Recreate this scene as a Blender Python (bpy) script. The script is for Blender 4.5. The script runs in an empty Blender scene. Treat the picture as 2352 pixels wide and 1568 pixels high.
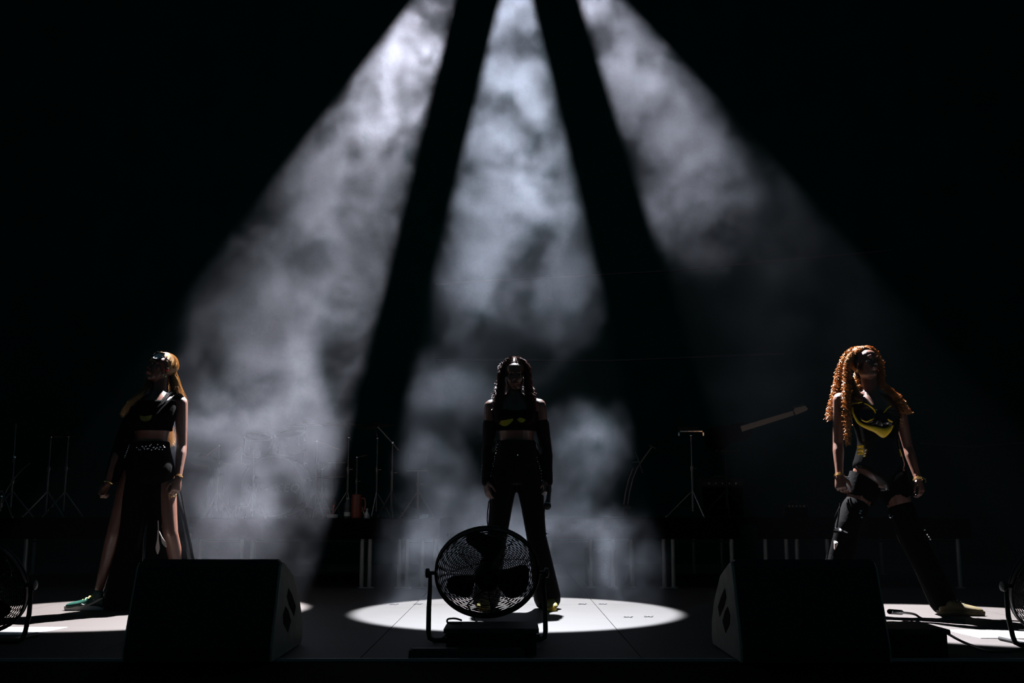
import bpy, bmesh, math, random
import numpy as np
from mathutils import Vector, Matrix, noise
random.seed(7)
V = Vector
sc = bpy.context.scene
COL = sc.collection
F = 2400.0; CAMH = 0.67; PIT = math.atan(384 / F)

# ------------------------------------------------------------ camera, world, lights, exposure
cam_d = bpy.data.cameras.new('camera')
cam_d.sensor_width = 36.0; cam_d.lens = F * 36.0 / 2352.0; cam_d.clip_end = 200
cam = bpy.data.objects.new('camera', cam_d); COL.objects.link(cam)
cam.location = (0, 0, CAMH); cam.rotation_euler = (math.pi / 2 + PIT, 0, 0)
sc.camera = cam
sc.view_settings.view_transform = 'Standard'; sc.view_settings.look = 'None'
sc.view_settings.exposure = 0.0; sc.view_settings.gamma = 1.0
sc.view_settings.use_curve_mapping = False
w = bpy.data.worlds.new('world'); sc.world = w; w.use_nodes = True
bg = w.node_tree.nodes['Background']
bg.inputs[0].default_value = (0.25, 0.62, 0.78, 1); bg.inputs[1].default_value = 0.040
sc.cycles.volume_step_rate = 3.0
sc.cycles.volume_preview_step_rate = 2.0
sc.cycles.max_bounces = 6; sc.cycles.diffuse_bounces = 3; sc.cycles.glossy_bounces = 2
sc.cycles.use_adaptive_sampling = True; sc.cycles.adaptive_threshold = 0.04
sc.cycles.use_denoising = True; sc.cycles.use_light_tree = False

# three moving heads hung on the truss above the back of the stage
BEAMS = [((-0.40, 10.0, 6.66), (-2.451, 7.150), 7.965, 44000, (0.97, 0.945, 1.0)),
         ((0.04, 10.0, 6.55), (0.029, 7.151), 8.537, 29000, (0.86, 0.91, 1.0)),
         ((0.47, 10.0, 6.59), (2.694, 6.523), 7.857, 47000, (0.94, 0.93, 1.0))]
for A, T, al, P, colr in BEAMS:
    ld = bpy.data.lights.new('spot_lamp', 'SPOT'); ld.energy = P; ld.color = colr
    ld.spot_size = math.radians(2 * al + 0.25); ld.spot_blend = 0.10; ld.shadow_soft_size = 0.045
    lo = bpy.data.objects.new('spot_lamp', ld); COL.objects.link(lo)
    lo.location = A
    lo.rotation_euler = (V((T[0], T[1], 0)) - V(A)).to_track_quat('-Z', 'Y').to_euler()


# ------------------------------------------------------------ helpers
def at(px, py, Y):
    u = (px - 1176) / F; v = (784 - py) / F
    yc = math.cos(PIT) - v * math.sin(PIT); zc = math.sin(PIT) + v * math.cos(PIT)
    return V((u * Y / yc, Y, CAMH + zc * Y / yc))


def fl(px, py, z=0.0):
    u = (px - 1176) / F; v = (784 - py) / F
    yc = math.cos(PIT) - v * math.sin(PIT); zc = math.sin(PIT) + v * math.cos(PIT)
    t = (z - CAMH) / zc
    return V((u * t, yc * t, z))


def mat(name, col, rough=0.6, metal=0.0, spec=0.5, noise_amt=0.0, nscale=20, sheen=0, coat=0, transl=0, bump=0):
    m = bpy.data.materials.new(name); m.use_nodes = True
    nt = m.node_tree; b = nt.nodes['Principled BSDF']
    b.inputs['Base Color'].default_value = (*col, 1)
    b.inputs['Roughness'].default_value = rough
    b.inputs['Metallic'].default_value = metal
    b.inputs['Specular IOR Level'].default_value = spec
    if coat: b.inputs['Coat Weight'].default_value = coat; b.inputs['Coat Roughness'].default_value = max(.12, rough - .1)
    if sheen: b.inputs['Sheen Weight'].default_value = sheen
    tc = nt.nodes.new('ShaderNodeTexCoord'); n = nt.nodes.new('ShaderNodeTexNoise')
    n.inputs['Scale'].default_value = nscale; n.inputs['Detail'].default_value = 5
    nt.links.new(tc.outputs['Object'], n.inputs['Vector'])
    if noise_amt:
        mx = nt.nodes.new('ShaderNodeMix'); mx.data_type = 'RGBA'
        mx.inputs[6].default_value = (*[c * (1 - noise_amt) for c in col], 1)
        mx.inputs[7].default_value = (*[min(1, c * (1 + noise_amt)) for c in col], 1)
        nt.links.new(n.outputs['Fac'], mx.inputs[0]); nt.links.new(mx.outputs[2], b.inputs['Base Color'])
    if bump:
        bp = nt.nodes.new('ShaderNodeBump'); bp.inputs['Strength'].default_value = bump
        bp.inputs['Distance'].default_value = 0.01
        nt.links.new(n.outputs['Fac'], bp.inputs['Height']); nt.links.new(bp.outputs[0], b.inputs['Normal'])
    if transl:
        tr = nt.nodes.new('ShaderNodeBsdfTranslucent'); tr.inputs[0].default_value = (*col, 1)
        ms = nt.nodes.new('ShaderNodeMixShader'); ms.inputs[0].default_value = transl
        out = nt.nodes['Material Output']
        nt.links.new(b.outputs[0], ms.inputs[1]); nt.links.new(tr.outputs[0], ms.inputs[2])
        nt.links.new(ms.outputs[0], out.inputs['Surface'])
    return m


M = dict(
    shoe_dark=mat('dark_yellow', (0.05, 0.036, 0.006), .6, noise_amt=.2),  # darker yellow, only for the curly-haired performer's outer shoe
    tape=mat('tape', (.02, .02, .02), .7, noise_amt=.1),
    skin_fair=mat('skin_fair', (0.075, 0.026, 0.0125), 0.45, spec=.6, coat=.15, noise_amt=.08, nscale=40),
    skin_brown=mat('skin_brown', (0.080, 0.029, 0.015), 0.42, spec=.6, coat=.2, noise_amt=.1, nscale=40),
    skin_deep=mat('skin_deep', (0.06, 0.022, 0.012), 0.4, spec=.6, coat=.2, noise_amt=.1, nscale=40),
    blonde=mat('blonde_hair', (0.38, 0.24, 0.11), 0.35, noise_amt=.3, nscale=60, transl=.35),
    darkhair=mat('dark_hair', (0.05, 0.014, 0.007), 0.45, spec=.3, noise_amt=.3, nscale=60, transl=.15),
    curl=mat('curly_hair', (0.36, 0.16, 0.045), 0.35, noise_amt=.35, nscale=50, transl=.4),
    blackcloth=mat('black_cloth', (0.0009, 0.001, 0.0011), 0.9, spec=.03, noise_amt=.3, nscale=60, bump=.2),
    satin=mat('black_satin', (0.0035, 0.0035, 0.004), 0.5, spec=.05, bump=.1, nscale=12),
    pvc=mat('black_vinyl', (0.004, 0.004, 0.004), 0.15, spec=.22),
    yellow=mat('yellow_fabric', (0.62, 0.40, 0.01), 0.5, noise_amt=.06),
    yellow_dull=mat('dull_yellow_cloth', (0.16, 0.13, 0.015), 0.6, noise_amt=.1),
    white=mat('white_leather', (0.5, 0.48, 0.46), 0.5, noise_amt=.03),
    sole=mat('rubber_sole', (0.40, 0.34, 0.31), 0.6, noise_amt=.05),
    gum=mat('gum_sole', (0.55, 0.24, 0.09), 0.6, noise_amt=.05),
    green=mat('green_leather', (0.004, 0.035, 0.024), 0.4, noise_amt=.06),
    gold=mat('gold', (0.95, 0.62, 0.22), 0.2, metal=1),
    silver=mat('silver', (0.8, 0.8, 0.82), 0.2, metal=1),
    chrome=mat('chrome', (0.14, 0.125, 0.115), 0.35, metal=1, noise_amt=.05),
    alu=mat('aluminium', (0.20, 0.19, 0.175), 0.45, metal=.4, noise_amt=.1, nscale=30),
    brass=mat('cymbal_bronze', (0.12, 0.09, 0.05), 0.35, metal=1, noise_amt=.1),
    blackmetal=mat('black_powder_coat', (0.006, 0.006, 0.006), 0.6, spec=.3, noise_amt=.2, bump=.1, nscale=200),
    blackplastic=mat('black_plastic', (0.006, 0.006, 0.006), 0.5, noise_amt=.1),
    cabinet=mat('cabinet_paint', (0.006, 0.0065, 0.007), 0.75, spec=.25, noise_amt=.3, nscale=120, bump=.3),
    sidepanel=mat('grey_side_panel', (0.27, 0.225, 0.185), 0.85, noise_amt=.35, nscale=14, bump=.25),
    rubber=mat('rubber_cable', (0.008, 0.008, 0.008), 0.5, noise_amt=.1),
    red=mat('red_plastic', (0.6, 0.03, 0.01), 0.4, noise_amt=.05),
    orange=mat('orange_plastic', (0.09, 0.014, 0.004), 0.45, noise_amt=.06),
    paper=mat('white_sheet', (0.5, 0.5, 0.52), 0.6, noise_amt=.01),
    drumhead=mat('drum_head', (0.012, 0.012, 0.013), 0.8, spec=.1, noise_amt=.1),
    lettering=mat('grey_lettering', (0.12, 0.12, 0.12), 0.6, noise_amt=.05),
    backdrop=mat('backdrop_cloth', (0.001, 0.030, 0.024), 0.95, spec=.05, noise_amt=.4, nscale=3, bump=.3),
    batten=mat('grey_batten', (0.015, 0.019, 0.021), 0.6, noise_amt=.2, nscale=4),
    wood=mat('maple_neck', (0.22, 0.16, 0.11), 0.45, noise_amt=.15, nscale=30),
    glass=mat('lens_dark', (0.01, 0.01, 0.012), 0.08, spec=.9, coat=1),
    pale=mat('pale_plastic', (0.22, 0.22, 0.215), 0.5, noise_amt=.05),
    eye=mat('eye_white', (0.12, 0.11, 0.10), 0.6, spec=.1, noise_amt=.02),
    lip=mat('lip', (0.3, 0.08, 0.07), 0.35, noise_amt=.05),
    slate=mat('dark_deck_paint', (0.02, 0.028, 0.038), 0.55, noise_amt=.3, nscale=6, bump=.1),
)


def floor_mat():
    m = bpy.data.materials.new('stage_deck_paint'); m.use_nodes = True
    nt = m.node_tree; b = nt.nodes['Principled BSDF']; N = nt.nodes.new; L = nt.links.new
    tc = N('ShaderNodeTexCoord'); mp = N('ShaderNodeMapping'); L(tc.outputs['Object'], mp.inputs[0])
    mp.inputs['Scale'].default_value = (1.0, 3.0, 1)
    n1 = N('ShaderNodeTexNoise'); n1.inputs['Scale'].default_value = 3; n1.inputs['Detail'].default_value = 8
    n1.inputs['Distortion'].default_value = 1.0
    n2 = N('ShaderNodeTexNoise'); n2.inputs['Scale'].default_value = 22; n2.inputs['Detail'].default_value = 6
    L(mp.outputs[0], n1.inputs['Vector']); L(mp.outputs[0], n2.inputs['Vector'])
    r = N('ShaderNodeValToRGB'); r.color_ramp.elements[0].position = .3; r.color_ramp.elements[1].position = .62
    r.color_ramp.elements[0].color = (0.0248, 0.0203, 0.0175, 1); r.color_ramp.elements[1].color = (0.0285, 0.0239, 0.0210, 1)
    L(n1.outputs['Fac'], r.inputs[0])
    r2 = N('ShaderNodeValToRGB'); r2.color_ramp.elements[0].position = .27; r2.color_ramp.elements[1].position = .36
    r2.color_ramp.elements[0].color = (0.62, 0.60, 0.58, 1); r2.color_ramp.elements[1].color = (1, 1, 1, 1)
    L(n2.outputs['Fac'], r2.inputs[0])
    mx = N('ShaderNodeMix'); mx.data_type = 'RGBA'; mx.blend_type = 'MULTIPLY'; mx.inputs[0].default_value = 1
    L(r.outputs[0], mx.inputs[6]); L(r2.outputs[0], mx.inputs[7]); L(mx.outputs[2], b.inputs['Base Color'])
    b.inputs['Roughness'].default_value = .62; b.inputs['Specular IOR Level'].default_value = .25
    return m


M['deck'] = floor_mat()


class MB:
    def __init__(s): s.v = []; s.f = []

    def add(s, vs, fs):
        o = len(s.v); s.v += [tuple(x) for x in vs]; s.f += [tuple(i + o for i in f) for f in fs]; return s

    def box(s, c, size, rot=None, top=1.0):
        hx, hy, hz = [a / 2 for a in size]; c = V(c)
        vs = [V((x * hx * (top if z > 0 else 1), y * hy * (top if z > 0 else 1), z * hz)) for z in (-1, 1) for y in (-1, 1) for x in (-1, 1)]
        if rot is not None: vs = [rot @ q for q in vs]
        return s.add([c + q for q in vs], [(0, 2, 3, 1), (4, 5, 7, 6), (0, 1, 5, 4), (2, 6, 7, 3), (0, 4, 6, 2), (1, 3, 7, 5)])

    def ring_loft(s, rings, cap=True):
        n = len(rings[0]); vs = [p for r in rings for p in r]; fs = []
        for i in range(len(rings) - 1):
            for j in range(n):
                a = i * n + j; b = i * n + (j + 1) % n
                fs.append((a, b, b + n, a + n))
        if cap:
            k = len(vs)
            c0 = sum((V(p) for p in rings[0]), V()) / n; c1 = sum((V(p) for p in rings[-1]), V()) / n
            vs = vs + [c0, c1]; m = (len(rings) - 1) * n
            for j in range(n):
                fs.append((k, (j + 1) % n, j)); fs.append((k + 1, m + j, m + (j + 1) % n))
        return s.add(vs, fs)

    def tube(s, pts, r, n=8, closed=False, cap=True):
        pts = [V(p) for p in pts]; m = len(pts)
        rr = r if isinstance(r, (list, tuple)) else [r] * m
        rings = []; up = None
        for i, p in enumerate(pts):
            if closed: t = pts[(i + 1) % m] - pts[i - 1]
            else: t = pts[min(i + 1, m - 1)] - pts[max(i - 1, 0)]
            if t.length < 1e-9: t = V((0, 0, 1))
            t.normalize()
            if up is None:
                a = V((0, 0, 1)) if abs(t.z) < .9 else V((1, 0, 0)); up = (a - t * a.dot(t)).normalized()
            else:
                up = (up - t * up.dot(t))
                up = up.normalized() if up.length > 1e-6 else t.orthogonal().normalized()
            sd = t.cross(up)
            rings.append([p + (up * math.cos(k * 2 * math.pi / n) + sd * math.sin(k * 2 * math.pi / n)) * rr[i] for k in range(n)])
        if closed:
            rings.append(rings[0]); return s.ring_loft(rings, False)
        return s.ring_loft(rings, cap)

    def loft(s, R, n=22, sub=4, cap=True):
        """R: list of (centre, semi-axis u, semi-axis v); Catmull-Rom between them"""
        R = [(V(c), V(u), V(v)) for c, u, v in R]

        def cr(a, b, c, d, t): return .5 * ((2 * b) + (c - a) * t + (2 * a - 5 * b + 4 * c - d) * t * t + (3 * b - a - 3 * c + d) * t ** 3)
        out = []
        for i in range(len(R) - 1):
            q = [R[max(i - 1, 0)], R[i], R[i + 1], R[min(i + 2, len(R) - 1)]]
            for k in range(sub):
                out.append(tuple(cr(q[0][j], q[1][j], q[2][j], q[3][j], k / sub) for j in range(3)))
        out.append(R[-1])
        rings = [[c + u * math.cos(a * 2 * math.pi / n) + v * math.sin(a * 2 * math.pi / n) for a in range(n)] for c, u, v in out]
        return s.ring_loft(rings, cap)

    def ball(s, c, r, rot=None, n=16, m=10):
        c = V(c); r = V(r) if hasattr(r, '__len__') else V((r, r, r))
        rings = []
        for i in range(1, m):
            th = math.pi * i / m
            ring = []
            for j in range(n):
                q = V((r.x * math.sin(th) * math.cos(2 * math.pi * j / n), r.y * math.sin(th) * math.sin(2 * math.pi * j / n), r.z * math.cos(th)))
                ring.append(c + (rot @ q if rot is not None else q))
            rings.append(ring)
        z = V((0, 0, r.z)); z = rot @ z if rot is not None else z
        k = len(s.v); s.ring_loft(rings, True)
        s.v[-2] = tuple(c + z); s.v[-1] = tuple(c - z)
        return s

    def cone(s, a, b, ra, rb, n=14):
        """rounded, tapered limb segment"""
        a = V(a); b = V(b); t = (b - a); L = t.length; t = t / L if L > 0 else V((0, 0, 1))
        u = t.orthogonal().normalized(); v = t.cross(u); R = []
        for k in (-.98, -.8, -.45): R.append((a + t * ra * k, ra * math.sqrt(1 - k * k)))
        for k in range(5): R.append((a + (b - a) * k / 4, ra + (rb - ra) * k / 4))
        for k in (.45, .8, .98): R.append((b + t * rb * k, rb * math.sqrt(1 - k * k)))
        return s.ring_loft([[c + (u * math.cos(q * 2 * math.pi / n) + v * math.sin(q * 2 * math.pi / n)) * r for q in range(n)] for c, r in R])

    def chain(s, pts, rr, n=14):
        for i in range(len(pts) - 1): s.cone(pts[i], pts[i + 1], rr[i], rr[i + 1], n)
        return s

    def prism(s, poly, a, b):
        """poly: list of 3-D points, extruded by vector a->b"""
        n = len(poly); off0 = V(a); off1 = V(b)
        vs = [V(p) + off0 for p in poly] + [V(p) + off1 for p in poly]
        fs = [tuple(range(n))[::-1], tuple(range(n, 2 * n))] + [(i, (i + 1) % n, (i + 1) % n + n, i + n) for i in range(n)]
        return s.add(vs, fs)

    def lathe(s, prof, c=(0, 0, 0), n=24, axis=None):
        c = V(c); q = axis.to_track_quat('Z', 'Y').to_matrix() if axis is not None else Matrix.Identity(3)
        return s.ring_loft([[c + q @ V((r * math.cos(2 * math.pi * k / n), r * math.sin(2 * math.pi * k / n), z)) for k in range(n)] for r, z in prof])

    def build(s, name, m, parent=None, smooth=True):
        me = bpy.data.meshes.new(name); me.from_pydata(s.v, [], s.f)
        bm = bmesh.new(); bm.from_mesh(me); bmesh.ops.recalc_face_normals(bm, faces=bm.faces); bm.to_mesh(me); bm.free()
        if smooth:
            me.shade_smooth()
            try: me.set_sharp_from_angle(angle=math.radians(42))
            except Exception: pass
        me.materials.append(m)
        o = bpy.data.objects.new(name, me); COL.objects.link(o)
        if parent is not None:
            o.parent = parent; o.matrix_parent_inverse = Matrix.Translation(-parent.location) if parent.type == 'EMPTY' else Matrix.Identity(4)
        return o

    def remesh(s, name, m, parent=None, voxel=.005, smooth=3, bumpf=None):
        o = s.build(name, m, parent, smooth=False)
        r = o.modifiers.new('r', 'REMESH'); r.mode = 'VOXEL'; r.voxel_size = voxel; r.adaptivity = 0
        sm = o.modifiers.new('s', 'SMOOTH'); sm.factor = .5; sm.iterations = smooth
        dg = bpy.context.evaluated_depsgraph_get()
        me = bpy.data.meshes.new_from_object(o.evaluated_get(dg))
        o.modifiers.clear(); o.data = me; me.shade_smooth()
        if not me.materials: me.materials.append(m)
        if bumpf: me.vertices.foreach_set('co', bumpf(me).ravel()); me.update()
        return o


def curve(pts, k=6):
    pts = [V(p) for p in pts]; out = []
    for i in range(len(pts) - 1):
        a, b, c, d = pts[max(i - 1, 0)], pts[i], pts[i + 1], pts[min(i + 2, len(pts) - 1)]
        for j in range(k):
            t = j / k; out.append(.5 * ((2 * b) + (c - a) * t + (2 * a - 5 * b + 4 * c - d) * t * t + (3 * b - a - 3 * c + d) * t ** 3))
    return out + [pts[-1]]


def thing(name, label, cat, loc=(0, 0, 0), group=None):
    o = bpy.data.objects.new(name, None); COL.objects.link(o); o.location = loc; o.empty_display_size = .1
    o['label'] = label; o['category'] = cat
    if group: o['group'] = group
    return o


def tag(o, label, cat, group=None, kind=None):
    o['label'] = label; o['category'] = cat
    if group: o['group'] = group
    if kind: o['kind'] = kind
    return o


def struct(o, label=None):
    o['kind'] = 'structure'
    if label: o['label'] = label
    return o


def stuff(o):
    o['kind'] = 'stuff'; return o


def copy_tree(o, loc=None):
    bpy.context.view_layer.update()
    c = o.copy(); COL.objects.link(c)
    if loc is not None: c.location = loc
    def rec(a, b):
        for ch in list(a.children):
            d = ch.copy(); COL.objects.link(d); d.parent = b
            rec(ch, d)
    rec(o, c)
    return c


# ------------------------------------------------------------ structure: floor, backdrop
fb = MB().box((0, 8.9, -.12), (40, 10.2, .2)).build('floor', M['slate'], smooth=False)
struct(fb, 'dark substructure of the stage floor under the deck panels')
xs = [-9.65, -8.37, -7.09, -5.81, -4.53, -3.25, -1.97, -.69, .59, 1.87, 3.15, 4.43, 5.71, 6.99, 8.27, 9.55]
ys = [4.87, 7.60, 10.33, 13.06]
pm = None
for i in range(len(xs) - 1):
    for j in range(len(ys) - 1):
        if pm is None:
            hx, hy = .64 - .002, 1.365 - .002
            o = MB().prism([(-hx, -hy + .004, 0), (-hx + .004, -hy, 0), (hx - .004, -hy, 0), (hx, -hy + .004, 0), (hx, hy - .004, 0), (hx - .004, hy, 0), (-hx + .004, hy, 0), (-hx, hy - .004, 0)], (0, 0, -.02), (0, 0, 0)).build('deck_panel', M['deck'], fb, smooth=False)
            pm = o.data
        else:
            o = bpy.data.objects.new('deck_panel', pm); COL.objects.link(o); o.parent = fb
        o.matrix_parent_inverse = Matrix.Identity(4)
        o.location = ((xs[i] + xs[i + 1]) / 2, (ys[j] + ys[j + 1]) / 2, 0)
ap = MB()
ap.box((0, 4.30, -.015), (40, 1.06, .02))
struct(ap.build('trim_1', M['blackcloth'], smooth=False), 'dark front lip of the stage')
struct(MB().box((0, 4.848, .002), (40, .022, .012)).build('trim_2', M['pale'], smooth=False), 'thin metal edging along the front of the deck')
# backdrop: wide black cloth with soft folds
g = MB(); nx = 520
rows = [-.02, 4, 8, 12, 15]
vs = []
for z in rows:
    for i in range(nx + 1):
        x = -20 + 40 * i / nx
        vs.append((x, 13.2 - .012 * math.sin(x * 9 + math.sin(x * 2.3) * 2) - .004 * math.sin(x * 23), z))
fs = [(r * (nx + 1) + i, r * (nx + 1) + i + 1, (r + 1) * (nx + 1) + i + 1, (r + 1) * (nx + 1) + i) for r in range(len(rows) - 1) for i in range(nx)]
g.add(vs, fs); wb = g.build('wall_back', M['backdrop']); struct(wb, 'black cloth backdrop behind the stage')
for k, (pa, pb) in enumerate([((1000, 652), (2050, 575)), ((1000, 826), (1800, 812)), ((2110, 1018), (2352, 1017))]):
    a = at(*pa, 12.9); b = at(*pb, 12.9); mid = (a + b) / 2 + V((0, 0, -.05))
    o = MB().tube([a, a.lerp(mid, .5), mid, mid.lerp(b, .5), b], .016, 6).build('trim_%d' % (k + 3), M['batten'], wb)

# ------------------------------------------------------------ haze (smoke billowing where the beams cross it)
def haze():
    ng = bpy.data.node_groups.new('smoke_field', 'GeometryNodeTree')
    ng.interface.new_socket('Geometry', in_out='OUTPUT', socket_type='NodeSocketGeometry')
    N = ng.nodes.new; L = ng.links.new
    out = N('NodeGroupOutput')

    def math_(op, a, b=None, c=None, clamp=False):
        n = N('ShaderNodeMath'); n.operation = op; n.use_clamp = clamp
        for i, q in enumerate((a, b, c)):
            if q is None: continue
            if isinstance(q, (int, float)): n.inputs[i].default_value = q
            else: L(q, n.inputs[i])
        return n.outputs[0]

    def vmath(op, a, b=None):
        n = N('ShaderNodeVectorMath'); n.operation = op
        for i, q in enumerate((a, b)):
            if q is None: continue
            if isinstance(q, (tuple, list)): n.inputs[i].default_value = q
            else: L(q, n.inputs[i])
        return n

    def smooth(v, a, b, c=0.0, d=1.0):
        n = N('ShaderNodeMapRange'); n.interpolation_type = 'SMOOTHSTEP'
        L(v, n.inputs[0])
        for i, q in enumerate((a, b, c, d)): n.inputs[i + 1].default_value = q
        return n.outputs[0]
    pos = N('GeometryNodeInputPosition').outputs[0]

    def nz(scale, detail, rough, dist=0, vec=None, off=(0, 0, 0)):
        n = N('ShaderNodeTexNoise'); n.noise_dimensions = '3D'
        n.inputs['Scale'].default_value = scale; n.inputs['Detail'].default_value = detail
        n.inputs['Roughness'].default_value = rough; n.inputs['Distortion'].default_value = dist
        v = vmath('ADD', vec if vec is not None else pos, off).outputs[0]
        L(v, n.inputs['Vector']); return n
    warpn = nz(1.5, 4, .55).outputs['Color']
    w2 = vmath('SCALE', vmath('SUBTRACT', warpn, (.5, .5, .5)).outputs[0]); w2.inputs['Scale'].default_value = .9
    wp = vmath('ADD', pos, w2.outputs[0]).outputs[0]
    n1 = nz(2.3, 9, .62, .4, wp, (3.1, 7.7, 1.3)).outputs['Fac']
    billow = smooth(n1, .42, .60)
    # layout: broad banks of smoke (centre, radius, weight)
    lay = None
    for (px, py, Y, r, wgt) in BANKS:
        c = at(px, py, Y)
        d = vmath('DISTANCE', wp, tuple(c)).outputs['Value']
        t = smooth(d, r, r * .25, 0.0, wgt)
        lay = t if lay is None else math_('ADD', lay, t)
    lay = math_('MAXIMUM', lay, 0.0)
    dens = math_('MULTIPLY', math_('ADD', math_('MULTIPLY', billow, HZ['bill']), HZ['flat']), lay)
    dens = math_('ADD', dens, HZ['base'])
    # keep the grid to the surroundings of the lit cones
    mask = None
    for A, T, al, P, c_ in BEAMS:
        A = V(A); ax = (V((T[0], T[1], 0)) - A).normalized()
        rel = vmath('SUBTRACT', pos, tuple(A)).outputs[0]
        al_ = vmath('DOT_PRODUCT', rel, tuple(ax)).outputs['Value']
        ln = vmath('LENGTH', rel).outputs['Value']
        perp = math_('SQRT', math_('MAXIMUM', math_('SUBTRACT', math_('MULTIPLY', ln, ln), math_('MULTIPLY', al_, al_)), 0))
        inside = math_('LESS_THAN', perp, math_('ADD', math_('MULTIPLY', al_, math.tan(math.radians(al + .5))), .05))
        mask = inside if mask is None else math_('MAXIMUM', mask, inside)
    dens = math_('MULTIPLY', math_('MULTIPLY', dens, mask), 20.0)
    vc = N('GeometryNodeVolumeCube')
    lo, hi, vx = (-4.7, 5.0, 0.01), (4.7, 10.2, 6.5), .04
    vc.inputs['Min'].default_value = lo; vc.inputs['Max'].default_value = hi
    for i, k in enumerate('XYZ'): vc.inputs['Resolution ' + k].default_value = int((hi[i] - lo[i]) / vx)
    L(dens, vc.inputs['Density'])
    sm = N('GeometryNodeSetMaterial')
    m = bpy.data.materials.new('smoke'); m.use_nodes = True; nt = m.node_tree; nt.nodes.clear()
    o_ = nt.nodes.new('ShaderNodeOutputMaterial'); pv = nt.nodes.new('ShaderNodeVolumeScatter'); da = nt.nodes.new('ShaderNodeAttribute'); da.attribute_name = 'density'; ms = nt.nodes.new('ShaderNodeMath'); ms.operation = 'MULTIPLY'; ms.inputs[1].default_value = .034; nt.links.new(da.outputs['Fac'], ms.inputs[0]); nt.links.new(ms.outputs[0], pv.inputs['Density'])
    pv.inputs['Color'].default_value = (0.80, 0.865, 1.0, 1)
    pv.inputs['Anisotropy'].default_value = .15
    nt.links.new(pv.outputs[0], o_.inputs['Volume'])
    sm.inputs['Material'].default_value = m
    L(vc.outputs[0], sm.inputs['Geometry']); L(sm.outputs[0], out.inputs[0])
    me = bpy.data.meshes.new('smoke'); me.materials.append(m)
    ob = bpy.data.objects.new('smoke', me); COL.objects.link(ob)
    md = ob.modifiers.new('field', 'NODES'); md.node_group = ng
    tag(ob, 'pale drifting stage smoke caught in the three overhead light beams', 'smoke', kind='stuff')


HZ = dict(bill=.72, flat=.035, base=.0002)
BANKS = [  # px, py, Y, radius, weight
    # left beam
    (990, 60, 9.7, 1.0, 0.0300), (930, 200, 9.3, 1.1, 0.0520), (850, 330, 9.0, 1.1, 0.0236), (770, 440, 8.8, 1.1, 0.0257), (640, 560, 8.5, .9, 0.0179),
    (830, 620, 8.6, .8, 0.0322), (560, 690, 8.3, .8, 0.0107), (740, 760, 8.2, .85, 0.0477), (600, 900, 7.9, .8, 0.0883), (700, 960, 8.0, .7, 0.0766), (540, 1040, 7.7, .7, 0.0825),
    (640, 1120, 7.7, .7, 0.0825), (560, 1250, 7.5, .7, 0.0868), (690, 1180, 7.6, .5, 0.0521),
    # centre beam
    (1184, 60, 9.7, 1.0, 0.0261), (1180, 220, 9.2, 1.0, 0.0436), (1150, 380, 9.0, .8, 0.0777), (1260, 480, 8.8, .8, 0.0740), (1080, 560, 8.6, .7, 0.0564),
    (1190, 600, 8.6, .8, 0.0508), (1300, 700, 8.3, .5, 0.0451), (1060, 690, 8.3, .5, 0.0632), (1030, 900, 8.0, .45, 0.0720), (960, 1050, 7.9, .4, 0.0961), (1010, 1100, 7.9, .4, 0.0560),
    (1350, 1040, 7.9, .45, 0.1921), (1320, 1180, 7.8, .45, 0.0720), (930, 1230, 7.8, .5, 0.0518), (1380, 1290, 7.8, .6, 0.0346), (930, 1300, 7.8, .55, 0.2808), (1070, 1280, 7.8, .6, 0.2434), (1200, 1300, 7.7, .55, 0.2246), (1320, 1290, 7.7, .55, 0.2059), (1450, 1300, 7.5, .5, 0.1685), (1180, 790, 8.2, .7, 0.0078), (1190, 1180, 8.0, .5, 0.0641),
    # right beam
    (1390, 60, 9.6, 1.0, 0.0108), (1430, 200, 9.1, .9, 0.0192), (1540, 300, 8.8, .8, 0.0192), (1570, 420, 8.5, .7, 0.0240), (1600, 520, 8.3, .55, 0.0270), (1780, 480, 8.2, .8, 0.0042),
    (1900, 700, 7.8, 1.2, .0010), (1700, 950, 7.5, .8, .0008),
]
haze()

# ------------------------------------------------------------ people
def Pf(Y0): return lambda px, py, dy=0.0: at(px, py, Y0 + dy)


def torso(mb, P, rows, yaw=0.0, grow=0.0, n=26):
    c, s = math.cos(yaw), math.sin(yaw); R = []
    for (px, py, hw, d, dy) in rows:
        R.append((P(px, py, dy), V((c, s, 0)) * (hw + grow), V((-s, c, 0)) * (d + grow)))
    mb.loft(R, n, 4)
    return mb


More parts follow.
